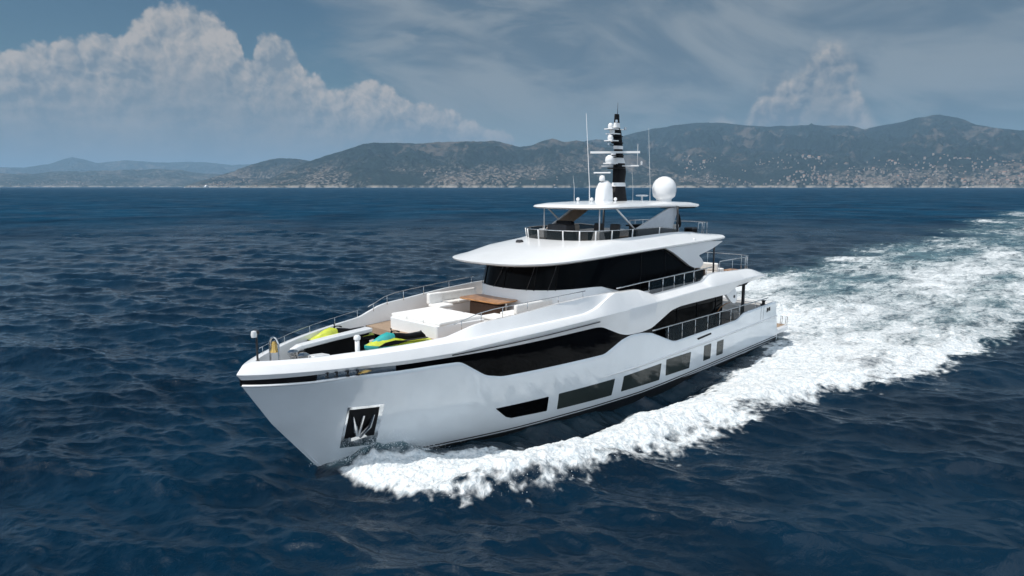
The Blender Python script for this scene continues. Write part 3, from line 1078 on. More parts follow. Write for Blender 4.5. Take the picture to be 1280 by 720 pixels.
LEDGE = smooth_interp([(4, 4.55), (7, 4.70), (13.5, 4.60), (17, 4.48), (22, 4.40), (25.6, 4.32), (27.4, 4.27), (28.9, 4.18), (30, 4.08), (33, 4.02), (36.6, 3.92)])
CAP = smooth_interp([(4.2, 4.56), (4.6, 4.66), (6.4, 5.08), (11.0, 5.26), (11.75, 5.22), (12.5, 4.94), (15.1, 4.85), (17.3, 4.79), (18.7, 5.18), (20.7, 5.25), (22.6, 5.24), (24.6, 5.16), (27.2, 4.98), (28.3, 4.93), (28.8, 4.86), (29.9, 4.56), (31, 4.49), (33.5, 4.38), (34.2, 4.33), (36.6, 4.24)], .12)
HIGH = smooth_interp([(4, 4.6), (20.9, 5.2), (21.4, 5.05), (22.2, 4.72), (23, 4.60), (27.4, 4.52), (29.3, 4.44), (31, 4.40), (36.6, 4.18)], .12)


def build_bulwark():
    """the white band above the windows, from the stem to the aft overhang, with its inner face"""
    n = 240
    hi = lambda x: np.where(x < 20.9, CAP(x) - .02, np.minimum(HIGH(x), CAP(x) - .015))
    capB = lambda x: np.interp(x, [4, 8, 18, 21, 24, 30, 36], [3.45, 3.56, 3.60, 3.62, 3.52, 3.50, 3.50])
    stretch = lambda l, st: l
    r0 = rail_line(36.40, 3.88, BAND_TOP, n)
    lB = lambda x: np.interp(x, [4, 26, 30, 33, 36], [4.14, 4.12, 4.05, 3.99, 3.98])
    r1 = rail_line(36.52, lB, lambda x: np.minimum(LEDGE(x), CAP(x) - .04), n)
    r1b = rail_line(36.50, lambda x: lB(x) - .015, lambda x: np.minimum(LEDGE(x) + .045, CAP(x) - .03), n)
    hB = lambda x: np.interp(x, [4, 19.5, 21.4, 23, 28, 36], [3.60, 3.64, 3.76, 3.86, 3.84, 3.80])
    r2 = rail_line(36.32, lambda x: hB(x) + .05, hi, n)
    shelf = lambda x: np.interp(x, [20.6, 22.2, 28.6, 30.6, 33], [.02, .15, .14, .05, .02])
    r2b = rail_line(36.26, lambda x: hB(x) + .05 - shelf(x), lambda x: np.minimum(hi(x) + .018, CAP(x) - .01), n)
    r3 = rail_line(35.98, capB, CAP, n)
    r4 = rail_line(35.84, lambda x: capB(x) - .13, CAP, n)
    floor = lambda x: np.interp(x, [4, 23.5, 24.2, 29.4, 29.8, 37], [4.30, 4.30, 4.1, 4.1, 3.55, 3.55])
    r5 = rail_line(35.72, lambda x: capB(x) - .20, lambda x: np.minimum(floor(x), CAP(x) - .05), n)
    # keep the first line exactly on the hull line
    for i in range(n):
        r0[i, 1] = max(float(hull_y(r0[i, 0], min(r0[i, 2], 3.7))) - .01, 0)
    lines = [r0, r1, r1b, r2, r2b, r3, r4, r5]
    mb = MB()
    for s_ in (1, -1):
        rings = []
        for i in range(n):
            ring = []
            for l in lines:
                x, y, z = l[i]
                ring.append((x, s_ * y, z))
            rings.append(ring)
        mb.loft(rings, cap=False, closed=False)
    o = link_mesh('upper_bulwark', mb.v, mb.f, M['white'], yacht, True, 30)
    return r3, r4


r3, r4 = build_bulwark()
slotz = lambda x: np.interp(x, [22.3, 24.7, 27, 28.5, 30.1], [4.19, 4.15, 4.10, 4.06, 4.01])
for s_ in (1, -1):
    x = np.linspace(22.2, 30.1, 60)
    pts = []
    for a in x:
        st = 36.46
        y = float(np.interp(a, [22, 26, 30.1], [4.055, 4.05, 3.99])) * float(plan((a - 20) / (st - 20), 3.3, .85))
        pts.append((a, s_ * (y - .0), float(slotz(a)) - .02))
    MB().tube(pts, .022, 6).build('drip_groove', M['dark'], yacht, True)


def outline(xf, xa, hw, n_front=2.6, L=4.0, k_=28, round_aft=.35):
    """closed plan outline, superellipse nose, straight sides, softly rounded stern corners"""
    pts = []
    for i in range(k_ + 1):
        t = -PI / 2 + PI * i / k_
        c, s_ = math.cos(t), math.sin(t)
        pts.append((xf - L + L * abs(c) ** (2 / n_front), hw * math.copysign(abs(s_) ** (2 / n_front), s_)))
    for i in range(1, 10):
        f = i / 10
        pts.append((xf - L + (xa + round_aft - xf + L) * f, hw))
    for i in range(6):
        t = PI / 2 * i / 5
        pts.append((xa + round_aft - round_aft * math.sin(t), hw - round_aft + round_aft * math.cos(t)))
    mir = [(x, -y) for x, y in pts[k_ + 1:]]
    return pts + mir[::-1]


def deck_poly(xs, yfun):
    return [(x, -yfun(x)) for x in xs] + [(x, yfun(x)) for x in xs[::-1]]


def decks():
    yb = lambda x: float(3.40 * plan((x - 20) / (35.75 - 20), 3.3, .85))
    # foredeck, lounge deck, upper side decks, main deck, swim platform
    MB().slab(deck_poly(list(np.linspace(29.5, 35.7, 30)), lambda x: max(yb(x) - .0, .02)), 3.48, 3.60).build('foredeck', M['grey'], yacht)
    MB().slab(deck_poly(list(np.linspace(23.0, 29.62, 20)), yb), 3.90, 4.16).build('lounge_deck', M['teak'], yacht)
    aft = lambda x: np.interp(x, [4.35, 5.0, 5.8, 23.1], [2.9, 3.3, 3.42, 3.42])
    MB().slab(deck_poly([4.35, 4.6, 5, 5.4, 5.8, 8, 12, 16, 20, 23.1], aft), lambda x, y: 4.08 if x > 5.9 else 4.3, 4.36).build('upper_deck', M['teak'], yacht)
    md = lambda x: float(hull_y(x, 2.0)) - .08
    MB().slab(deck_poly(list(np.linspace(2.75, 21, 24)), md), 1.25, 1.38).build('main_deck', M['teak'], yacht)
    MB().slab(deck_poly([-.75, -.55, -.2, .4, 2.3], lambda x: np.interp(x, [-.75, -.55, -.2, 2.3], [2.9, 3.3, 3.5, 3.55])), .28, .58).build('swim_platform', M['white'], yacht, bevel=.04)
    MB().slab(deck_poly([-.45, 2.3], lambda x: 3.2), .584, .60).build('platform_teak', M['teak'], yacht)
    # aft end of the overhang: white fascia
    MB().slab(deck_poly([4.30, 4.36, 4.7], lambda x: np.interp(x, [4.3, 4.36, 4.7], [2.85, 2.95, 3.15])), 4.30, 4.62).build('overhang_fascia', M['white'], yacht, bevel=.03)


decks()


# ------------------------------------------------------------------ superstructure
def brow_z(x):
    return 6.62 + .021 * (26 - x)


def superstructure():
    coam = smooth_interp([(10, 4.80), (19.0, 4.82), (20.4, 5.42), (21.2, 5.47), (25, 5.47)], .15)
    o0 = outline(24.25, 11.6, 3.02, 2.7, 4.4)
    o1 = outline(24.10, 11.6, 2.95, 2.7, 4.4)
    o2 = outline(23.75, 11.7, 2.80, 2.7, 4.4)
    house = MB().loft([[(x, y, 4.2) for x, y in o0], [(x, y, float(coam(x)) - .05) for x, y in o1], [(x * .998 + .02, y * .985, float(coam(x))) for x, y in o1]]).build('deckhouse', M['white'], yacht, True, 45)
    gi = [(x - .02, y * .98) for x, y in o1]
    rings = []
    for t in (0, .5, 1):
        rings.append([(a[0] * (1 - t) + b[0] * t, a[1] * (1 - t) + b[1] * t, (float(coam(a[0])) - .02) * (1 - t) + (brow_z(b[0]) + .08) * t) for a, b in zip(gi, o2)])
    gl = MB().loft(rings).build('wheelhouse_window', M['glass'], yacht, True, 45)
    # window pillars and wipers, a little proud of the glass
    for i in (7, 10, 14, 18, 21, 31, 34):
        a, b = Vector(rings[0][i]), Vector(rings[2][i])
        nrm = Vector((a.x - 19, a.y * 1.6, 0)).normalized() * .012
        MB().tube([a + nrm, b + nrm], .028, 6).build('window_pillar', M['black'], gl, True)
    for i in (9, 13, 17, 20):
        a, b = Vector(rings[0][i]), Vector(rings[2][i + 1])
        nrm = Vector((a.x - 19, a.y * 1.2, 0)).normalized() * .06
        mid = a.lerp(b, .62)
        wp = MB().tube([a + nrm, mid + nrm], .014, 6)
        wp.tube([mid + nrm + Vector((0, -.10, -.25)), mid + nrm + Vector((0, .1, .28))], .018, 6)
        wp.build('wiper', M['dark'], gl, True)
    # brow and sundeck bulwark in one sweep
    top = smooth_interp([(8, 7.22), (9.2, 7.25), (10.6, 7.38), (12, 7.55), (14, 7.62), (17, 7.56), (20, 7.50), (22, 7.46)], .2)
    specs = [(23.8, 9.6, 2.6, lambda x: brow_z(x) + .05), (25.45, 8.95, 3.0, lambda x: brow_z(x)), (25.68, 8.78, 3.14, lambda x: brow_z(x) + .07),
             (25.72, 8.72, 3.165, lambda x: brow_z(x) + .14), (25.60, 8.72, 3.13, lambda x: brow_z(x) + .165), (25.0, 8.74, 3.05, lambda x: brow_z(x) + .235),
             (23.6, 8.76, 2.86, lambda x: (brow_z(x) + .25) * .52 + float(top(x)) * .48), (21.6, 8.78, 2.66, lambda x: (brow_z(x) + .25) * .18 + float(top(x)) * .82),
             (21.05, 8.8, 2.56, lambda x: float(top(x)) - .01), (20.85, 8.9, 2.48, lambda x: float(top(x)) - .01), (20.7, 9.0, 2.42, lambda x: 6.98)]
    rings = []
    for xf, xa, hw, zf in specs:
        Lr = 4.0 + max(0, (25 - xf)) * -.25
        rings.append([(x, y, zf(x)) for x, y in outline(xf, xa, hw, 2.9, Lr)])
    roof = MB().loft(rings).build('sundeck_brow', M['white'], yacht, True, 32)
    MB().slab(outline(20.6, 9.05, 2.38, 2.9, 3.6), 6.985, 7.0).build('sundeck_floor', M['teak'], yacht)
    # port lights under the brow edge
    for s_ in (1, -1):
        MB().lathe((12.3, s_ * 2.99, 7.12), [(.0, -.05), (.10, -.05), (.10, .05), (.06, .10), (.0, .11)], 12).build('brow_light', M['white'], roof, True, 40)
    # fashion plates hanging from the overhangs
    for s_ in (1, -1):
        p = [(15.4, 6.92), (14.4, 6.56), (12.7, 5.74), (12.1, 5.56), (11.5, 5.56), (11.15, 5.74), (11.4, 6.05), (11.8, 6.24), (10.2, 6.52), (8.95, 6.88), (12, 7.05)]
        MB().prism(rounded(p, .16, 4), s_ * 2.86, s_ * 3.04).build('fashion_plate', M['white'], yacht, True, 40, bevel=.015)
        MB().prism([(8.9, 4.34), (8.75, 4.16), (6.9, 4.16), (6.3, 4.40)], s_ * 3.30, s_ * 3.62).build('overhang_wedge', M['black'], yacht)  # black wedge set just below the overhang fascia
        p = [(10.9, 4.36), (10.0, 4.0), (9.25, 3.42), (8.9, 3.28), (8.62, 3.36), (8.5, 3.7), (8.95, 4.36)]
        fp = MB().prism(rounded(p, .2, 4), s_ * 3.68, s_ * 3.86).build('fashion_plate', M['white'], yacht, True, 40, bevel=.015)
        MB().lathe((8.95, s_ * 3.87, 3.72), [(0, -.01), (.09, -.01), (.09, .012), (0, .015)], 14, 'Y').build('side_light', M['dark'], fp, True, 40)
    # main deck saloon set in behind the side decks
    MB().box((13.6, 0, 2.75), (10.6, 5.7, 2.72)).build('main_deckhouse', M['glass'], yacht)
    for s_ in (1, -1):
        for xx in (9.2, 11.4, 13.6, 15.8):
            MB().box((xx, s_ * 2.868, 2.75), (.07, .02, 2.6)).build('door_frame', M['black'], yacht)
    MB().box((8.22, 0, 2.75), (.05, 5.2, 2.6)).build('aft_bulkhead', M['dark'], yacht)


superstructure()


def guard(name, pts, glass_to, rail_r, posts, post_r=.022, glass=None):
    """a handrail with its stanchions and, if wanted, glass below it; pts are rail points, glass_to gives the foot height"""
    rl = MB().tube(pts, rail_r, 8).build(name, M['steel'], yacht, True)
    P = [Vector(p) for p in pts]
    for f in posts:
        i = min(int(f * (len(P) - 1)), len(P) - 2)
        q = P[i].lerp(P[i + 1], f * (len(P) - 1) - i)
        MB().tube([(q.x, q.y, glass_to(q.x)), q], post_r, 6).build('stanchion', M['steel'], rl, True)
    if glass is not None:
        mb = MB()
        n = 30
        xs = np.linspace(glass[0], glass[1], n)
        px = [p.x for p in P]
        o = np.argsort(px)
        px = np.array(px)[o]
        yy = np.interp(xs, px, np.array([p.y for p in P])[o])
        zz = np.interp(xs, px, np.array([p.z for p in P])[o])
        rings = [[(a, b - .008, glass_to(a) + .0), (a, b + .008, glass_to(a)), (a, b + .008, c - .05), (a, b - .008, c - .05)] for a, b, c in zip(xs, yy, zz)]
        mb.loft(rings)
        g_ = mb.build('guard_glass', M['clear'], rl)
    return rl


def rails():
    for s_ in (1, -1):
        # main side deck
        xs = np.linspace(17.7, 3.9, 30)
        pts = [(x, s_ * (float(hull_y(x, 2.3)) - .05), 3.02) for x in xs]
        guard('main_deck_rail', pts, lambda x: float(HULL_TOP(x)) - .06, .035, [.12, .22, .32, .42, .52, .62, .70, .86], .02, (16.3, 7.6))
        # upper side deck
        xs = np.linspace(20.3, 11.2, 24)
        pts = [(x, s_ * 3.55, float(np.interp(x, [11, 14.7, 18.4, 20.4], [5.60, 5.52, 5.44, 5.38]))) for x in xs]
        guard('upper_deck_rail', pts, lambda x: float(CAP(x)) - .08, .03, [.30, .44, .56, .67, .78, .93], .025, (17.6, 12.2))
        # rail beside the lounge, curving down to the foredeck
        xs = [22.6, 23.6, 24.8, 26.0, 27.0, 27.8, 28.5, 29.1, 29.5]
        zz = [5.52, 5.5, 5.46, 5.42, 5.38, 5.34, 5.24, 5.06, 4.95]
        yc = [float(np.interp(x, [22, 24, 28, 30], [3.53, 3.48, 3.05, 2.62])) for x in xs]
        pts = [(x, s_ * y, z) for x, y, z in zip(xs, yc, zz)]
        guard('lounge_rail', pts, lambda x: float(CAP(x)) - .05, .018, [0.02, .2, .38, .55, .72, .9], .014)
        # low wire rail along the bow bulwark
        xs = np.linspace(29.9, 35.5, 14)
        pts = [(x, s_ * 3.42 * float(plan((x - 20) / 15.9, 3.3, .85)), float(CAP(x)) + .30) for x in xs]
        if s_ < 0:
            guard('bow_rail', pts, lambda x: float(CAP(x)) - .03, .011, [.02, .25, .5, .75, .97], .010)
    # around the aft upper deck
    pts = [(9.6, 3.2, 5.75), (6.2, 3.15, 5.75), (5.2, 2.9, 5.75), (4.9, 2.2, 5.75), (4.9, -2.2, 5.75), (5.2, -2.9, 5.75), (6.2, -3.15, 5.75), (9.6, -3.2, 5.75)]
    guard('aft_deck_rail', pts, lambda x: 4.62, .02, [.0, .07, .15, .25, .32, .40, .5, .60, .7, .8, .9, 1.0], .014)
    pts = [(10.6, 2.3, 7.95), (9.3, 2.2, 7.95), (9.05, 1.6, 7.95), (9.05, -1.6, 7.95), (9.3, -2.2, 7.95), (10.6, -2.3, 7.95)]
    guard('sundeck_aft_rail', pts, lambda x: 7.2, .02, [.0, .12, .22, .35, .5, .65, .8, .92, 1.0], .014)
    # posts that carry the overhangs
    for s_ in (1, -1):
        MB().tube([(5.35, s_ * 2.75, 1.36), (5.35, s_ * 2.75, 4.3)], .10, 12).build('overhang_post', M['dark'], yacht, True)
        MB().tube([(9.85, s_ * 2.95, 4.36), (9.85, s_ * 2.95, 6.95)], .05, 10).build('overhang_post', M['dark'], yacht, True)
    MB().tube([(9.2, 3.0, 1.9), (9.35, 3.0, 2.6), (8.9, 3.0, 2.95), (8.2, 3.0, 3.1), (7.6, 3.0, 3.1)], .03, 8).build('stair_rail', M['wood'], yacht, True)


rails()


def sundeck():
    # smoked windscreen round the front of the sundeck
    ol = outline(20.98, 9.0, 2.52, 2.9, 3.4)
    sel = [p for p in ol if p[0] > 13.4]
    sel.sort(key=lambda p: math.atan2(p[1], p[0] - 15))
    rings = []
    for x, y in sel:
        z0 = 7.44
        z1 = 7.93 if x > 15 else 7.93 - (15 - x) * .12
        rings.append([(x, y, z0), (x + .012, y * 1.004, z0), (x + .06, y * 1.03, z1), (x + .048, y * 1.026, z1)])
    ws = MB().loft(rings).build('windscreen', M['screen'], yacht)
    MB().tube([r_[2] for r_ in rings], .022, 6).build('screen_rail', M['steel'], ws, True)
    for i in range(0, len(rings), 3):
        a, b = Vector(rings[i][1]), Vector(rings[i][2])
        out = Vector((.03, .01 * math.copysign(1, a.y), 0))
        MB().tube([a + out, b + out], [.04, .03], 6).build('screen_stanchion', M['white'], ws, True)
    # helm, bar and seats
    MB().box((18.9, -.9, 7.55), (.9, 1.5, 1.1), taper=.8).build('helm_console', M['dark'], yacht, bevel=.05)
    MB().box((18.6, -.9, 8.1), (.25, 1.0, .28), ry=-.3).build('helm_display', M['black'], yacht, bevel=.02)
    MB().box((17.4, -1.9, 7.5), (1.8, .7, .95)).build('sundeck_sofa', M['cream'], yacht, bevel=.08)
    MB().box((14.6, 1.55, 7.45), (2.6, .75, 1.0)).build('bar_counter', M['dark'], yacht, bevel=.03)
    MB().slab(outline(16.1, 13.0, .48, 4, .6), 7.96, 8.02)
    MB().box((14.6, 1.55, 7.99), (2.9, .95, .07)).build('bar_top', M['black'], yacht, bevel=.02)
    for xx, yy in ((17.6, .3), (17.6, 1.3)):
        ch = MB().box((xx, yy, 7.45), (.55, .6, .5))
        ch.box((xx - .28, yy, 7.75), (.14, .6, .75), ry=-.15)
        ch.build('helm_seat', M['dark'], yacht, bevel=.06)
    # hardtop
    rings = []
    for xf, xa, hw, dz in ((19.6, 10.9, 2.0, -.03), (20.2, 10.45, 2.33, -.02), (20.32, 10.36, 2.40, .06), (20.25, 10.4, 2.36, .13), (19.6, 10.8, 2.05, .22), (18.0, 12.0, 1.2, .29)):
        rings.append([(x, y, 8.94 + dz - .004 * (x - 15) ** 2 * .35 - .006 * (15 - x)) for x, y in outline(xf, xa, hw, 3.4, 2.4, round_aft=.5)])
    MB().loft(rings).build('hardtop', M['white'], yacht, True, 42)
    MB().slab([(12.9, 1.2), (12.9, 2.3), (11.0, 2.3), (11.0, 1.2)], 8.80, 8.885).build('roof_shade_box', M['black'], yacht)
    # supports
    for s_ in (1, -1):
        MB().tube([(19.25, s_ * 1.75, 7.5), (19.25, s_ * 1.75, 8.93)], .03, 8).build('hardtop_post', M['white'], yacht, True)
        MB().box((19.3, s_ * 1.75, 7.62), (.55, .5, .45), taper=.7).build('post_base', M['white'], yacht, bevel=.04)
        MB().tube([(16.7, s_ * 2.25, 7.7), (18.5, s_ * 2.2, 8.92)], .045, 8).build('hardtop_strut', M['white'], yacht, True)
        MB().tube([(13.15, s_ * 2.45, 7.0), (13.15, s_ * 2.42, 8.95)], .06, 8).build('hardtop_post', M['dark'], yacht, True)
    MB().prism([(16.6, 7.45), (16.7, 7.92), (13.75, 8.85), (12.75, 8.9), (13.5, 7.45)], 2.12, 2.26).build('hardtop_wing', M['bluegrey'], yacht, bevel=.02)
    MB().prism([(18.6, 7.45), (18.55, 7.85), (16.25, 8.9), (14.6, 8.9), (16.9, 7.85), (16.9, 7.45)], -2.22, -2.08).build('hardtop_wing', M['tan'], yacht, bevel=.02)  # starboard wing panel coloured tan, unlike the port one
    MB().tube([(18.62, -2.05, 7.85), (16.25, -2.05, 8.9)], .05, 8).build('wing_trim', M['white'], yacht, True)
    # searchlight on the brow
    sl_ = MB().lathe((21.9, -1.0, 7.05), [(0, 0), (.09, 0), (.05, .06), (.04, .22), (0, .23)], 12)
    sl_.lathe((21.9, -1.0, 7.33), [(0, -.17), (.13, -.16), (.15, .1), (.12, .14), (0, .14)], 14, 'Y')
    sl_.build('searchlight', M['dark'], yacht, True, 40)


sundeck()


def masts():
    mast = empty('mast', (0, 0, 0))
    mast.parent = yacht
    secs = [(9.2, 15.35, 1.25, .62), (10.05, 15.28, .92, .52), (10.3, 15.28, .82, .46)]
    # tapering mast column, black with white collars
    def sec(name, z0, z1, x0, x1, l0, l1, w0, w1, material):
        rings = []
        for z, x, l, w in ((z0, x0, l0, w0), (z1, x1, l1, w1)):
            rings.append([(x + l / 2 * math.copysign(abs(math.cos(t)) ** .6, math.cos(t)), w / 2 * math.copysign(abs(math.sin(t)) ** .6, math.sin(t)), z) for t in np.linspace(0, 2 * PI, 20, endpoint=False)])
        return MB().loft(rings).build(name, material, mast, True, 45)
    zs = [9.15, 10.0, 10.2, 10.78, 11.22, 11.5, 11.95, 12.12, 12.95, 13.05, 13.3, 13.42, 13.75]
    xs = [15.45, 15.22, 15.2, 15.15, 15.2, 15.25, 15.3, 15.32, 15.45, 15.5, 15.5, 15.5, 15.5]
    ls = [1.50, .88, .78, .86, .72, .62, .54, .58, .50, .40, .36, .34, .30]
    white = (1, 4, 6, 9)
    for i in range(12):
        ln = ls[i] * (1.12 if i in white else 1)
        sec('mast_collar' if i in white else 'mast_section', zs[i], zs[i + 1], xs[i], xs[i + 1], ln, ls[i + 1] * (1.12 if i in white else 1), ln * .55, ls[i + 1] * .55, M['white'] if i in white else M['black'])
    # raked brace behind, fairing with domes in front
    MB().tube([(14.5, 0, 9.2), (14.85, 0, 9.6), (15.0, 0, 10.15)], [.10, .07, .06], 8).build('mast_brace', M['white'], mast, True)
    rings = []
    for z, x, l, w in ((9.15, 16.5, 1.0, .8), (9.85, 16.5, .92, .72), (10.15, 16.45, .7, .55), (10.30, 16.45, .3, .3)):
        rings.append([(x + l / 2 * math.copysign(abs(math.cos(t)) ** .7, math.cos(t)), w / 2 * math.copysign(abs(math.sin(t)) ** .7, math.sin(t)), z) for t in np.linspace(0, 2 * PI, 20, endpoint=False)])
    MB().loft(rings).build('mast_fairing', M['white'], mast, True, 60)
    MB().lathe((16.7, 0, 10.28), [(0, 0), (.14, 0), (.16, .12), (.12, .26), (0, .3)], 14).build('camera_dome', M['white'], mast, True, 60)
    MB().box((16.7, 0, 10.70), (.10, .9, .07), .4).build('small_radar', M['white'], mast, bevel=.02)
    # cross platforms and scanners
    mb = MB().box((15.6, 0, 11.78), (.16, 2.6, .11), .62)
    mb.lathe((15.75, 0, 11.55), [(0, 0), (.16, 0), (.14, .16), (0, .16)], 12)
    mb.build('open_radar', M['white'], mast, True, 40)
    mb = MB().box((15.1, 0, 11.08), (.42, 2.0, .07), .5)
    mb.build('mast_spreader', M['white'], mast, bevel=.02)
    for x, y, z, r_ in ((16.15, .05, 11.33, .24), (16.05, 0, 12.5, .15), (16.05, 0, 13.10, .14), (15.9, 0, 12.86, .15)):
        d = MB().lathe((x, y, z), [(0, -.12), (r_ * .8, -.12), (r_, 0), (r_ * .85, r_ * .75), (r_ * .4, r_ * 1.15), (0, r_ * 1.25)], 16)
        d.tube([(x, y, z - .1), (x, y, z - .16), (15.4, 0, z - .16)], .04, 6)
        d.box((x - .1, y, z - .14), (.62, .5, .05))
        d.build('mast_dome', M['white'], mast, True, 50)
    for z, w in ((12.62, .75), (12.28, .8), (11.62, .95), (10.95, 1.2)):
        MB().box((15.42, 0, z), (w, w * .7, .05), .5).build('mast_tier', M['black'], mast, bevel=.01)
    for x, y, z in ((15.95, .3, 13.35), (15.2, .35, 13.0), (15.9, -.2, 12.2)):
        d = MB().lathe((x, y, z), [(0, -.06), (.07, -.06), (.07, .06), (0, .08)], 10)
        d.tube([(x, y, z - .04), (15.5, 0, z - .06)], .02, 6)
        d.build('mast_light', M['steel'], mast, True, 40)
    MB().tube([(15.45, 0, 13.7), (15.43, 0, 14.35)], [.02, .008], 6).build('mast_aerial', M['dark'], mast, True)
    MB().tube([(14.3, .55, 11.1), (14.28, .55, 12.25)], [.015, .008], 6).build('mast_aerial', M['white'], mast, True)
    MB().lathe((14.0, .62, 11.25), [(0, -.1), (.05, -.1), (.06, .06), (0, .1)], 10).build('mast_light', M['white'], mast, True, 40)
    # big satellite dome to port, its seat
    MB().lathe((12.55, 1.2, 9.15), [(0, 0), (.42, 0), (.42, .16), (.60, .30), (.655, .55), (.665, .75), (.62, .98), (.50, 1.18), (.32, 1.32), (.14, 1.39), (0, 1.40)], 32).build('satellite_dome', M['white'], yacht, True, 60)
    tv = MB().lathe((13.75, .55, 9.12), [(0, 0), (.06, 0), (.05, .34), (0, .34)], 10)
    tv.lathe((13.75, .55, 9.46), [(0, 0), (.3, 0), (.36, .05), (.28, .09), (0, .1)], 16)
    tv.build('receiver_disc', M['white'], yacht, True, 40)
    for x, y, z0, z1, r_ in ((17.75, .0, 9.1, 13.6, .034), (12.3, .15, 9.1, 13.2, .018), (19.0, .0, 9.1, 10.55, .014), (13.66, -.1, 9.1, 11.2, .012)):
        MB().tube([(x, y, z0), (x + .02, y, z0 + .9), (x + .38 * (z1 - 9) / 4.5, y, z1)], [r_, r_ * .6, r_ * .2], 6).build('whip_aerial', M['white'], yacht, True)
    for x, y in ((18.1, .4), (18.45, -.2), (16.9, 1.0)):
        MB().lathe((x, y, 9.16), [(0, 0), (.05, 0), (.04, .12), (.09, .16), (.08, .26), (0, .3)], 12).build('gps_antenna', M['white'], yacht, True, 50)


masts()


# ------------------------------------------------------------------ foredeck and lounge
def lounge():
    # raised sunpad box in front of the lounge
    b = MB().slab(rounded([(29.30, -1.5), (29.30, 1.5), (26.9, 1.75), (26.9, -1.75)], .12, 3), 3.56, 4.66).build('sunpad_base', M['white'], yacht, bevel=.05)
    for i in range(3):
        y = -1.05 + i * 1.05
        MB().box((28.05, y, 4.72), (2.25, 1.02, .15)).build('sunpad_cushion', M['soft'], yacht, bevel=.05)
    MB().box((29.31, .55, 4.25), (.03, .10, .26)).build('locker_latch', M['dark'], b, bevel=.01)
    # low step pads ahead of it
    # lounge seats round the table: across the back and up both sides
    def seat(name, x0, x1, y0, y1, z1, back=None):
        s_ = MB().box(((x0 + x1) / 2, (y0 + y1) / 2, (4.12 + z1 - .14) / 2), (x1 - x0 - .06, y1 - y0 - .06, z1 - .14 - 4.12)).build(name, M['white'], yacht, bevel=.03)
        n = max(1, round(max(x1 - x0, y1 - y0) / .85))
        for i in range(n):
            if y1 - y0 > x1 - x0:
                c = ((x0 + x1) / 2, y0 + (y1 - y0) * (i + .5) / n)
                sz = (x1 - x0, (y1 - y0) / n - .02)
            else:
                c = (x0 + (x1 - x0) * (i + .5) / n, (y0 + y1) / 2)
                sz = ((x1 - x0) / n - .02, y1 - y0)
            MB().box((*c, z1 - .06), (*sz, .15)).build('seat_cushion', M['soft'], s_, bevel=.05)
        if back:
            MB().box(*back).build('back_cushion', M['soft'], s_, bevel=.06)
    seat('lounge_sofa', 22.75, 23.5, -2.2, 2.2, 4.78, ((22.75, 0, 5.0), (.22, 4.3, .5)))
    seat('lounge_sofa', 23.5, 25.9, 1.55, 2.35, 4.78, ((24.7, 2.4, 4.98), (2.3, .2, .42)))
    seat('lounge_sofa', 23.5, 25.9, -2.35, -1.9, 4.78, ((24.7, -2.4, 4.98), (2.3, .2, .42)))
    seat('lounge_sofa', 25.95, 26.75, -2.1, -1.25, 4.80, ((26.35, -2.1, 5.02), (.8, .24, .5)))
    seat('lounge_sofa', 25.95, 26.75, 1.3, 2.2, 4.72)
    # foredeck well: white coaming to starboard, shade of the cradle void below painted black
    ring = []
    for x, y, w, z in ((34.25, -.62, .10, 4.30), (33.9, -.70, .17, 4.38), (32.5, -.92, .20, 4.42), (30.62, -1.16, .22, 4.45), (30.5, -1.17, .18, 4.44)):
        ring.append([(x, y - w, z - .17), (x, y + w, z - .17), (x, y + w, z), (x, y - w, z)])
    MB().loft(ring).build('well_coaming', M['white'], yacht, bevel=.04)
    MB().slab([(33.6, -.86), (33.6, -.74), (30.6, -1.1), (30.6, -1.28)], 3.6, 4.27).build('well_shade', M['black'], yacht)
    MB().slab([(33.6, -.7), (33.6, .2), (29.6, 1.6), (29.6, -1.05)], 3.602, 3.63).build('well_floor', M['black'], yacht)
    MB().tube([(32.85, 1.45, 3.58), (32.85, 1.45, 4.78)], .085, 10).build('davit_post', M['white'], yacht, True)
    MB().lathe((32.85, 1.45, 4.74), [(0, 0), (.12, 0), (.12, .10), (.08, .15), (0, .16)], 12).build('davit_cap', M['white'], yacht, True, 40)
    # bow gear
    for x, y in ((34.3, .35), (34.3, -.35)):
        w = MB().lathe((x, y, 3.58), [(0, 0), (.22, 0), (.22, .16), (.14, .22), (.12, .5), (.2, .58), (.2, .68), (.12, .74), (0, .75)], 16)
        w.build('windlass', M['steel'], yacht, True, 40)
    for x, y in ((33.55, 1.15), (33.55, -1.15)):
        c = MB().tube([(x - .25, y, 4.0), (x + .25, y, 4.0)], .045, 8)
        c.tube([(x - .1, y, 3.56), (x - .1, y, 4.0)], .04, 8)
        c.tube([(x + .1, y, 3.56), (x + .1, y, 4.0)], .04, 8)
        c.build('mooring_cleat', M['steel'], yacht, True, 40)
    MB().box((33.75, .35, 4.06), (.75, .42, .22), .2, ry=-.1).build('deck_box', M['white'], yacht, bevel=.04)
    # bell under its hoop, light pole at the stem
    b = MB()
    b.tube([(35.32, -.02, 3.58), (35.32, -.02, 4.82), (35.30, .08, 4.98), (35.28, .20, 5.02), (35.26, .32, 4.98), (35.24, .42, 4.82), (35.24, .42, 3.58)], .035, 8)
    bl = b.build('bell_hoop', M['steel'], yacht, True, 50)
    MB().lathe((35.28, .2, 4.52), [(0, .36), (.05, .36), (.09, .28), (.10, .12), (.15, .02), (.16, 0), (.13, 0), (0, .05)], 18).build('bell', M['brass'], bl, True, 50)
    p = MB().tube([(35.78, 0, 4.1), (35.78, 0, 5.12)], .035, 8)
    p.lathe((35.78, 0, 4.2), [(0, 0), (.10, 0), (.06, .08), (0, .1)], 12)
    jp = p.build('jack_pole', M['dark'], yacht, True, 50)
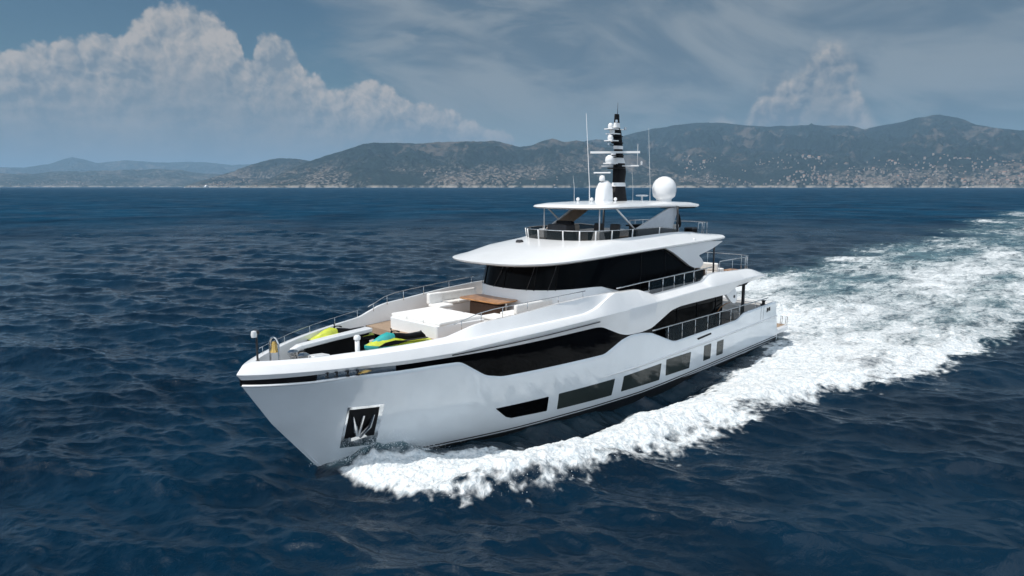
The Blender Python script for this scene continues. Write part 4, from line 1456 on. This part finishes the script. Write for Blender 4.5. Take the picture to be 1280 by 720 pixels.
    MB().lathe((35.86, .0, 5.08), [(0, 0), (.09, 0), (.10, .10), (.08, .20), (0, .22)], 14).build('bow_light', M['white'], jp, True, 50)
    MB().box((35.70, -.16, 5.2), (.12, .26, .12)).build('bow_camera', M['dark'], jp, bevel=.02)


lounge()


def dining_table():
    t = empty('dining_table', (24.75, -.3, 4.162), 0, 'varnished wooden dining table between white sofas on the open front lounge deck', 'table')
    pts = rounded([(.68, -1.3), (.68, 1.3), (-.68, 1.3), (-.68, -1.3)], .3, 6)
    MB().slab(pts, .80, .86).build('tabletop', M['wood'], t, bevel=.012)
    MB().box((0, 0, .34), (.5, 1.9, .62)).build('table_base', M['brown'], t, bevel=.02)
    for y in (-1.12, 1.12):
        MB().lathe((0, y, 0), [(0, 0), (.26, 0), (.26, .03), (.07, .06), (.06, .76), (.16, .80), (0, .80)], 16).build('pedestal', M['steel'], t, True, 40)


dining_table()


def low_stool(x, y, rz, label):
    o = empty('stool', (x, y, 4.162), rz, label, 'stool')
    s_ = MB()
    s_.box((0, 0, .40), (.62, .62, .09))
    s_.build('seat', M['cream'], o, bevel=.03)
    for a, b in ((.25, .25), (-.25, .25), (-.25, -.25), (.25, -.25)):
        MB().box((a, b, .18), (.05, .05, .36)).build('leg', M['brown'], o)


def jet_ski(x, y, z, rz, label, cols):
    """personal watercraft, bow towards +x"""
    o = empty('jet_ski', (x, y, z), rz, label, 'jet ski')
    hullm, deckm, seatm, cowlm = cols
    o.scale = (.92, .9, .88)
    xs = [-1.4, -1.0, -.4, .2, .8, 1.2, 1.45]
    wd = [.44, .50, .53, .54, .48, .30, .05]
    ks = [.16, .10, .06, .05, .10, .22, .40]
    rings = [[(a, 0, k_), (a, -w * .6, k_ + .08), (a, -w, .34 + max(0, a - .5) * .12), (a, -w * .98, .46 + max(0, a - .4) * .1), (a, w * .98, .46 + max(0, a - .4) * .1), (a, w, .34 + max(0, a - .5) * .12), (a, w * .6, k_ + .08)] for a, w, k_ in zip(xs, wd, ks)]
    MB().loft(rings).build('hull', hullm, o, True, 50)
    xs = [-1.38, -.9, -.3, .25, .75, 1.15, 1.42]
    wd = [.40, .44, .44, .46, .42, .26, .04]
    tp = [.52, .56, .60, .74, .76, .66, .56]
    rings = [[(a, -w, .465 + max(0, a - .4) * .1), (a, -w * .75, (t + .46) / 2), (a, -w * .35, t), (a, w * .35, t), (a, w * .75, (t + .46) / 2), (a, w, .465 + max(0, a - .4) * .1)] for a, w, t in zip(xs, wd, tp)]
    MB().loft(rings).build('deck', deckm, o, True, 45)
    rings = []
    for a, w, t in ((-1.25, .14, .66), (-1.1, .20, .80), (-.5, .19, .78), (-.15, .17, .86), (.12, .13, .90), (.2, .08, .8)):
        rings.append([(a, -w, .5), (a, -w, t - .06), (a, -w * .6, t), (a, w * .6, t), (a, w, t - .06), (a, w, .5)])
    MB().loft(rings).build('seat', seatm, o, True, 45)
    rings = []
    for a, w, t in ((.18, .16, .90), (.45, .22, .98), (.7, .24, .90), (1.05, .16, .72), (1.2, .08, .62)):
        rings.append([(a, -w, .55), (a, -w * .8, t - .08), (a, -w * .3, t), (a, w * .3, t), (a, w * .8, t - .08), (a, w, .55)])
    MB().loft(rings).build('cowl', cowlm, o, True, 45)
    hb = MB().tube([(.1, -.36, 1.02), (.18, -.22, 1.04), (.26, 0, 1.0), (.18, .22, 1.04), (.1, .36, 1.02)], .022, 8)
    hb.tube([(.1, -.36, 1.02), (.16, -.26, 1.04)], .034, 8)
    hb.tube([(.1, .36, 1.02), (.16, .26, 1.04)], .034, 8)
    hb.tube([(.3, 0, .85), (.26, 0, 1.0)], .04, 8)
    hb.build('handlebar', M['black'], o, True, 50)
    for s_ in (1, -1):
        MB().box((-.5, s_ * .36, .60), (1.4, .13, .03)).build('foot_mat', M['dark'], o)
        MB().prism([(1.1, .50), (.2, .52), (-.2, .60), (.3, .70), (.75, .66)], s_ * .40, s_ * .475).build('side_panel', M['black'], o, bevel=.02)
    return o


jet_ski(31.62, -1.55, 3.74, R(-8), 'yellow and black jet ski stowed along the far side of the foredeck', (M['black'], M['yellow'], M['black'], M['yellow']))
jet_ski(30.80, 1.02, 3.80, R(-9), 'turquoise and yellow jet ski stowed in front of the white sunpad box', (M['turq'], M['yellow'], M['black'], M['turq']))


# ------------------------------------------------------------------ loose furniture on the after decks
def lounger(x, y, z, rz, label, m_, group=None, name='sun_lounger', cat='sun lounger'):
    o = empty(name, (x, y, z), rz, label, cat, group)
    MB().box((.1, 0, .20), (1.35, .66, .10)).build('frame', M['brown'], o, bevel=.02)
    MB().box((.12, 0, .31), (1.3, .64, .13)).build('mattress', m_, o, bevel=.05)
    MB().box((-.72, 0, .52), (.12, .64, .72), ry=-.55).build('backrest', m_, o, bevel=.05)
    for a, b in ((.65, .26), (.65, -.26), (-.45, .26), (-.45, -.26)):
        MB().box((a, b, .08), (.06, .06, .16)).build('leg', M['brown'], o)
    return o


def armchair(x, y, z, rz, label, m_):
    o = empty('armchair', (x, y, z), rz, label, 'armchair')
    MB().box((0, 0, .30), (.72, .74, .18)).build('seat', m_, o, bevel=.05)
    MB().box((-.36, 0, .56), (.14, .78, .62), ry=-.15).build('backrest', M['brown'], o, bevel=.04)
    for s_ in (1, -1):
        MB().box((0, s_ * .38, .46), (.72, .10, .10)).build('armrest', M['brown'], o, bevel=.03)
    for a, b in ((.3, .33), (.3, -.33), (-.3, .33), (-.3, -.33)):
        MB().box((a, b, .11), (.07, .07, .22)).build('leg', M['brown'], o)
    return o


lounger(11.6, 1.1, 7.0, R(20), 'white sun lounger on the top deck just behind the hardtop', M['soft'])
lounger(10.5, -.6, 7.0, R(10), 'white sun lounger at the after end of the top deck', M['soft'])


def parasol():
    o = empty('folded_parasol', (10.35, .9, 7.0), 0, 'dark folded parasol standing on the top deck behind the hardtop', 'parasol')
    MB().tube([(0, 0, 0), (0, 0, 1.35)], .025, 8).build('pole', M['steel'], o, True)
    MB().lathe((0, 0, 0), [(0, 0), (.25, 0), (.25, .05), (0, .06)], 16).build('base', M['dark'], o, True, 40)
    MB().lathe((0, 0, .62), [(.03, 0), (.13, .05), (.16, .25), (.10, .6), (.03, .8), (0, .82)], 9).build('canopy', M['black'], o)


parasol()


def grill():
    o = empty('grill_cabinet', (10.9, 2.0, 7.0), 0, 'black grill cabinet by the dark post at the after end of the top deck', 'grill')
    MB().box((0, 0, .30), (.62, .5, .60)).build('cabinet', M['black'], o, bevel=.02)
    MB().box((0, 0, .66), (.66, .54, .10), taper=.85).build('lid', M['dark'], o, bevel=.02)


grill()
armchair(9.2, 2.1, 4.362, R(160), 'brown wicker armchair with dark cushion on the deck below the top deck overhang', M['dark'])


def aft_sofa(x, y, z, w, rz, label):
    o = empty('sofa', (x, y, z), rz, label, 'sofa')
    MB().box((0, 0, .22), (.9, w, .36)).build('base', M['white'], o, bevel=.03)
    for i in range(2):
        MB().box((.05, (i - .5) * w / 2, .46), (.85, w / 2 - .03, .16)).build('seat_cushion', M['soft'], o, bevel=.05)
    MB().box((-.38, 0, .66), (.2, w, .5), ry=-.1).build('back_cushion', M['soft'], o, bevel=.06)


aft_sofa(8.3, -.2, 4.362, 2.6, R(0), 'long white sofa across the after deck beneath the top deck')
aft_sofa(6.2, .5, 4.362, 2.2, R(180), 'white sofa nearest the after rail, facing the other one')
aft_sofa(4.0, .2, 1.382, 3.2, R(0), 'white sofa on the cockpit deck above the swim platform')


def coffee_table():
    o = empty('coffee_table', (5.2, 1.9, 4.362), 0, 'low teak table at the after end of the upper deck', 'table')
    MB().box((0, 0, .40), (.9, .8, .05)).build('tabletop', M['wood'], o, bevel=.01)
    for a, b in ((.38, .33), (.38, -.33), (-.38, .33), (-.38, -.33)):
        MB().box((a, b, .19), (.05, .05, .38)).build('leg', M['brown'], o)


coffee_table()
# cockpit bulwark across the stern, capstan and ladder on the platform
MB().slab(rounded([(2.75, -3.55), (2.75, 3.55), (2.95, 3.55), (2.95, -3.55)], .04, 2), 1.3, 2.5).build('stern_bulwark', M['white'], yacht, bevel=.03)
MB().lathe((3.3, 3.2, 2.38), [(0, 0), (.2, 0), (.2, .08), (.10, .12), (.10, .28), (.17, .34), (0, .38)], 14).build('capstan', M['dark'], yacht, True, 40)
for y in (3.0, 3.35):
    MB().tube([(-.4, y, .58), (-.45, y, 1.15), (-.2, y, 1.2), (-.1, y, .6)], .025, 6).build('platform_rail', M['steel'], yacht, True)


# ------------------------------------------------------------------ spray thrown off the bow wave, and far craft
def build_spray():
    rng = np.random.RandomState(21)
    mb = MB()
    tet = np.array([(1, 1, 1), (1, -1, -1), (-1, 1, -1), (-1, -1, 1)]) * .6
    n = 1500
    x = np.where(rng.rand(n) < .72, rng.triangular(23, 31.5, 33.2, n), rng.uniform(-12, 26, n))
    yo = np.interp(x, *FOAM_OUT) + .8 * sstep(x, 33, 29)
    off = np.abs(rng.normal(0, .40, n)) * np.where(rng.rand(n) < .30, .7, -2.6)
    y = yo + off - .55
    hmax = np.interp(x, [-12, 10, 22, 29, 32, 33.2], [.25, .3, .45, .85, .9, .4])
    z = .12 + hmax * rng.rand(n) ** 1.6 * np.exp(-np.abs(off) * .5)
    # water thrown up against the hull under the anchor
    m = 3000
    xs = rng.normal(31.8, .8, m)
    ys = np.maximum(hull_y(xs, np.full(m, .5)), 0) + np.abs(rng.normal(.12, .3, m))
    zs = .2 + 1.0 * rng.rand(m) ** 1.4 * np.exp(-((xs - 31.7) / 1.1) ** 2)
    x, y, z = np.concatenate([x, xs]), np.concatenate([y, ys]), np.concatenate([z, zs])
    sz = .005 + .016 * rng.rand(len(x)) ** 2.5
    for a, b, c, s_ in zip(x, y, z, sz):
        q = np.linalg.qr(rng.normal(size=(3, 3)))[0]
        mb.add(tet @ q * s_ + (a, b, c), [(0, 1, 2), (0, 3, 1), (0, 2, 3), (1, 3, 2)])
    me = bpy.data.meshes.new('spray')
    me.from_pydata(mb.v, [], mb.f)
    me.materials.append(mat('white_spray', (.80, .83, .85), .6, var=.05))
    o = bpy.data.objects.new('spray', me)
    COL.objects.link(o)
    tag(o, 'white droplets of spray flying off the bow wave', 'spray', kind='stuff')


build_spray()


def far_boat(bearing, dist, L, rz, label):
    T = R(HEAD) + PI / 2 - R(bearing)
    o = empty('motor_boat', (CAM[0] + dist * math.cos(T), CAM[1] + dist * math.sin(T), 0), rz, label, 'boat')
    rings = []
    for x, w, z in ((-.5, .10, .0), (-.2, .115, .0), (.2, .10, .0), (.42, .05, .02), (.52, .004, .06)):
        rings.append([(x * L, -w * L, (.13 + z * .5) * L), (x * L, -w * .7 * L, -.02 * L), (x * L, w * .7 * L, -.02 * L), (x * L, w * L, (.13 + z * .5) * L)])
    MB().loft(rings).build('hull', M['white'], o)
    MB().box((-.08 * L, 0, .175 * L), (.62 * L, .17 * L, .09 * L), taper=.9).build('deckhouse', M['white'], o)
    MB().box((-.10 * L, 0, .245 * L), (.42 * L, .14 * L, .05 * L), taper=.85).build('upper_deck', M['white'], o)
    MB().box((-.08 * L, 0, .18 * L), (.55 * L, .174 * L, .03 * L)).build('window_band', M['glass'], o)
    MB().tube([(-.18 * L, 0, .26 * L), (-.2 * L, 0, .42 * L)], .008 * L, 6).build('mast', M['white'], o)


far_boat(-23.9, 5200, 62, R(40), 'largest white ship lying off the low shore far to the left')
far_boat(-25.4, 5300, 24, R(70), 'small white boat just left of the big white ship off the low shore')
far_boat(33.4, 5000, 26, R(20), 'small white boat close under the town far to the right')
far_boat(3.6, 4900, 22, R(150), 'tiny white boat off the hills behind the satellite dome')
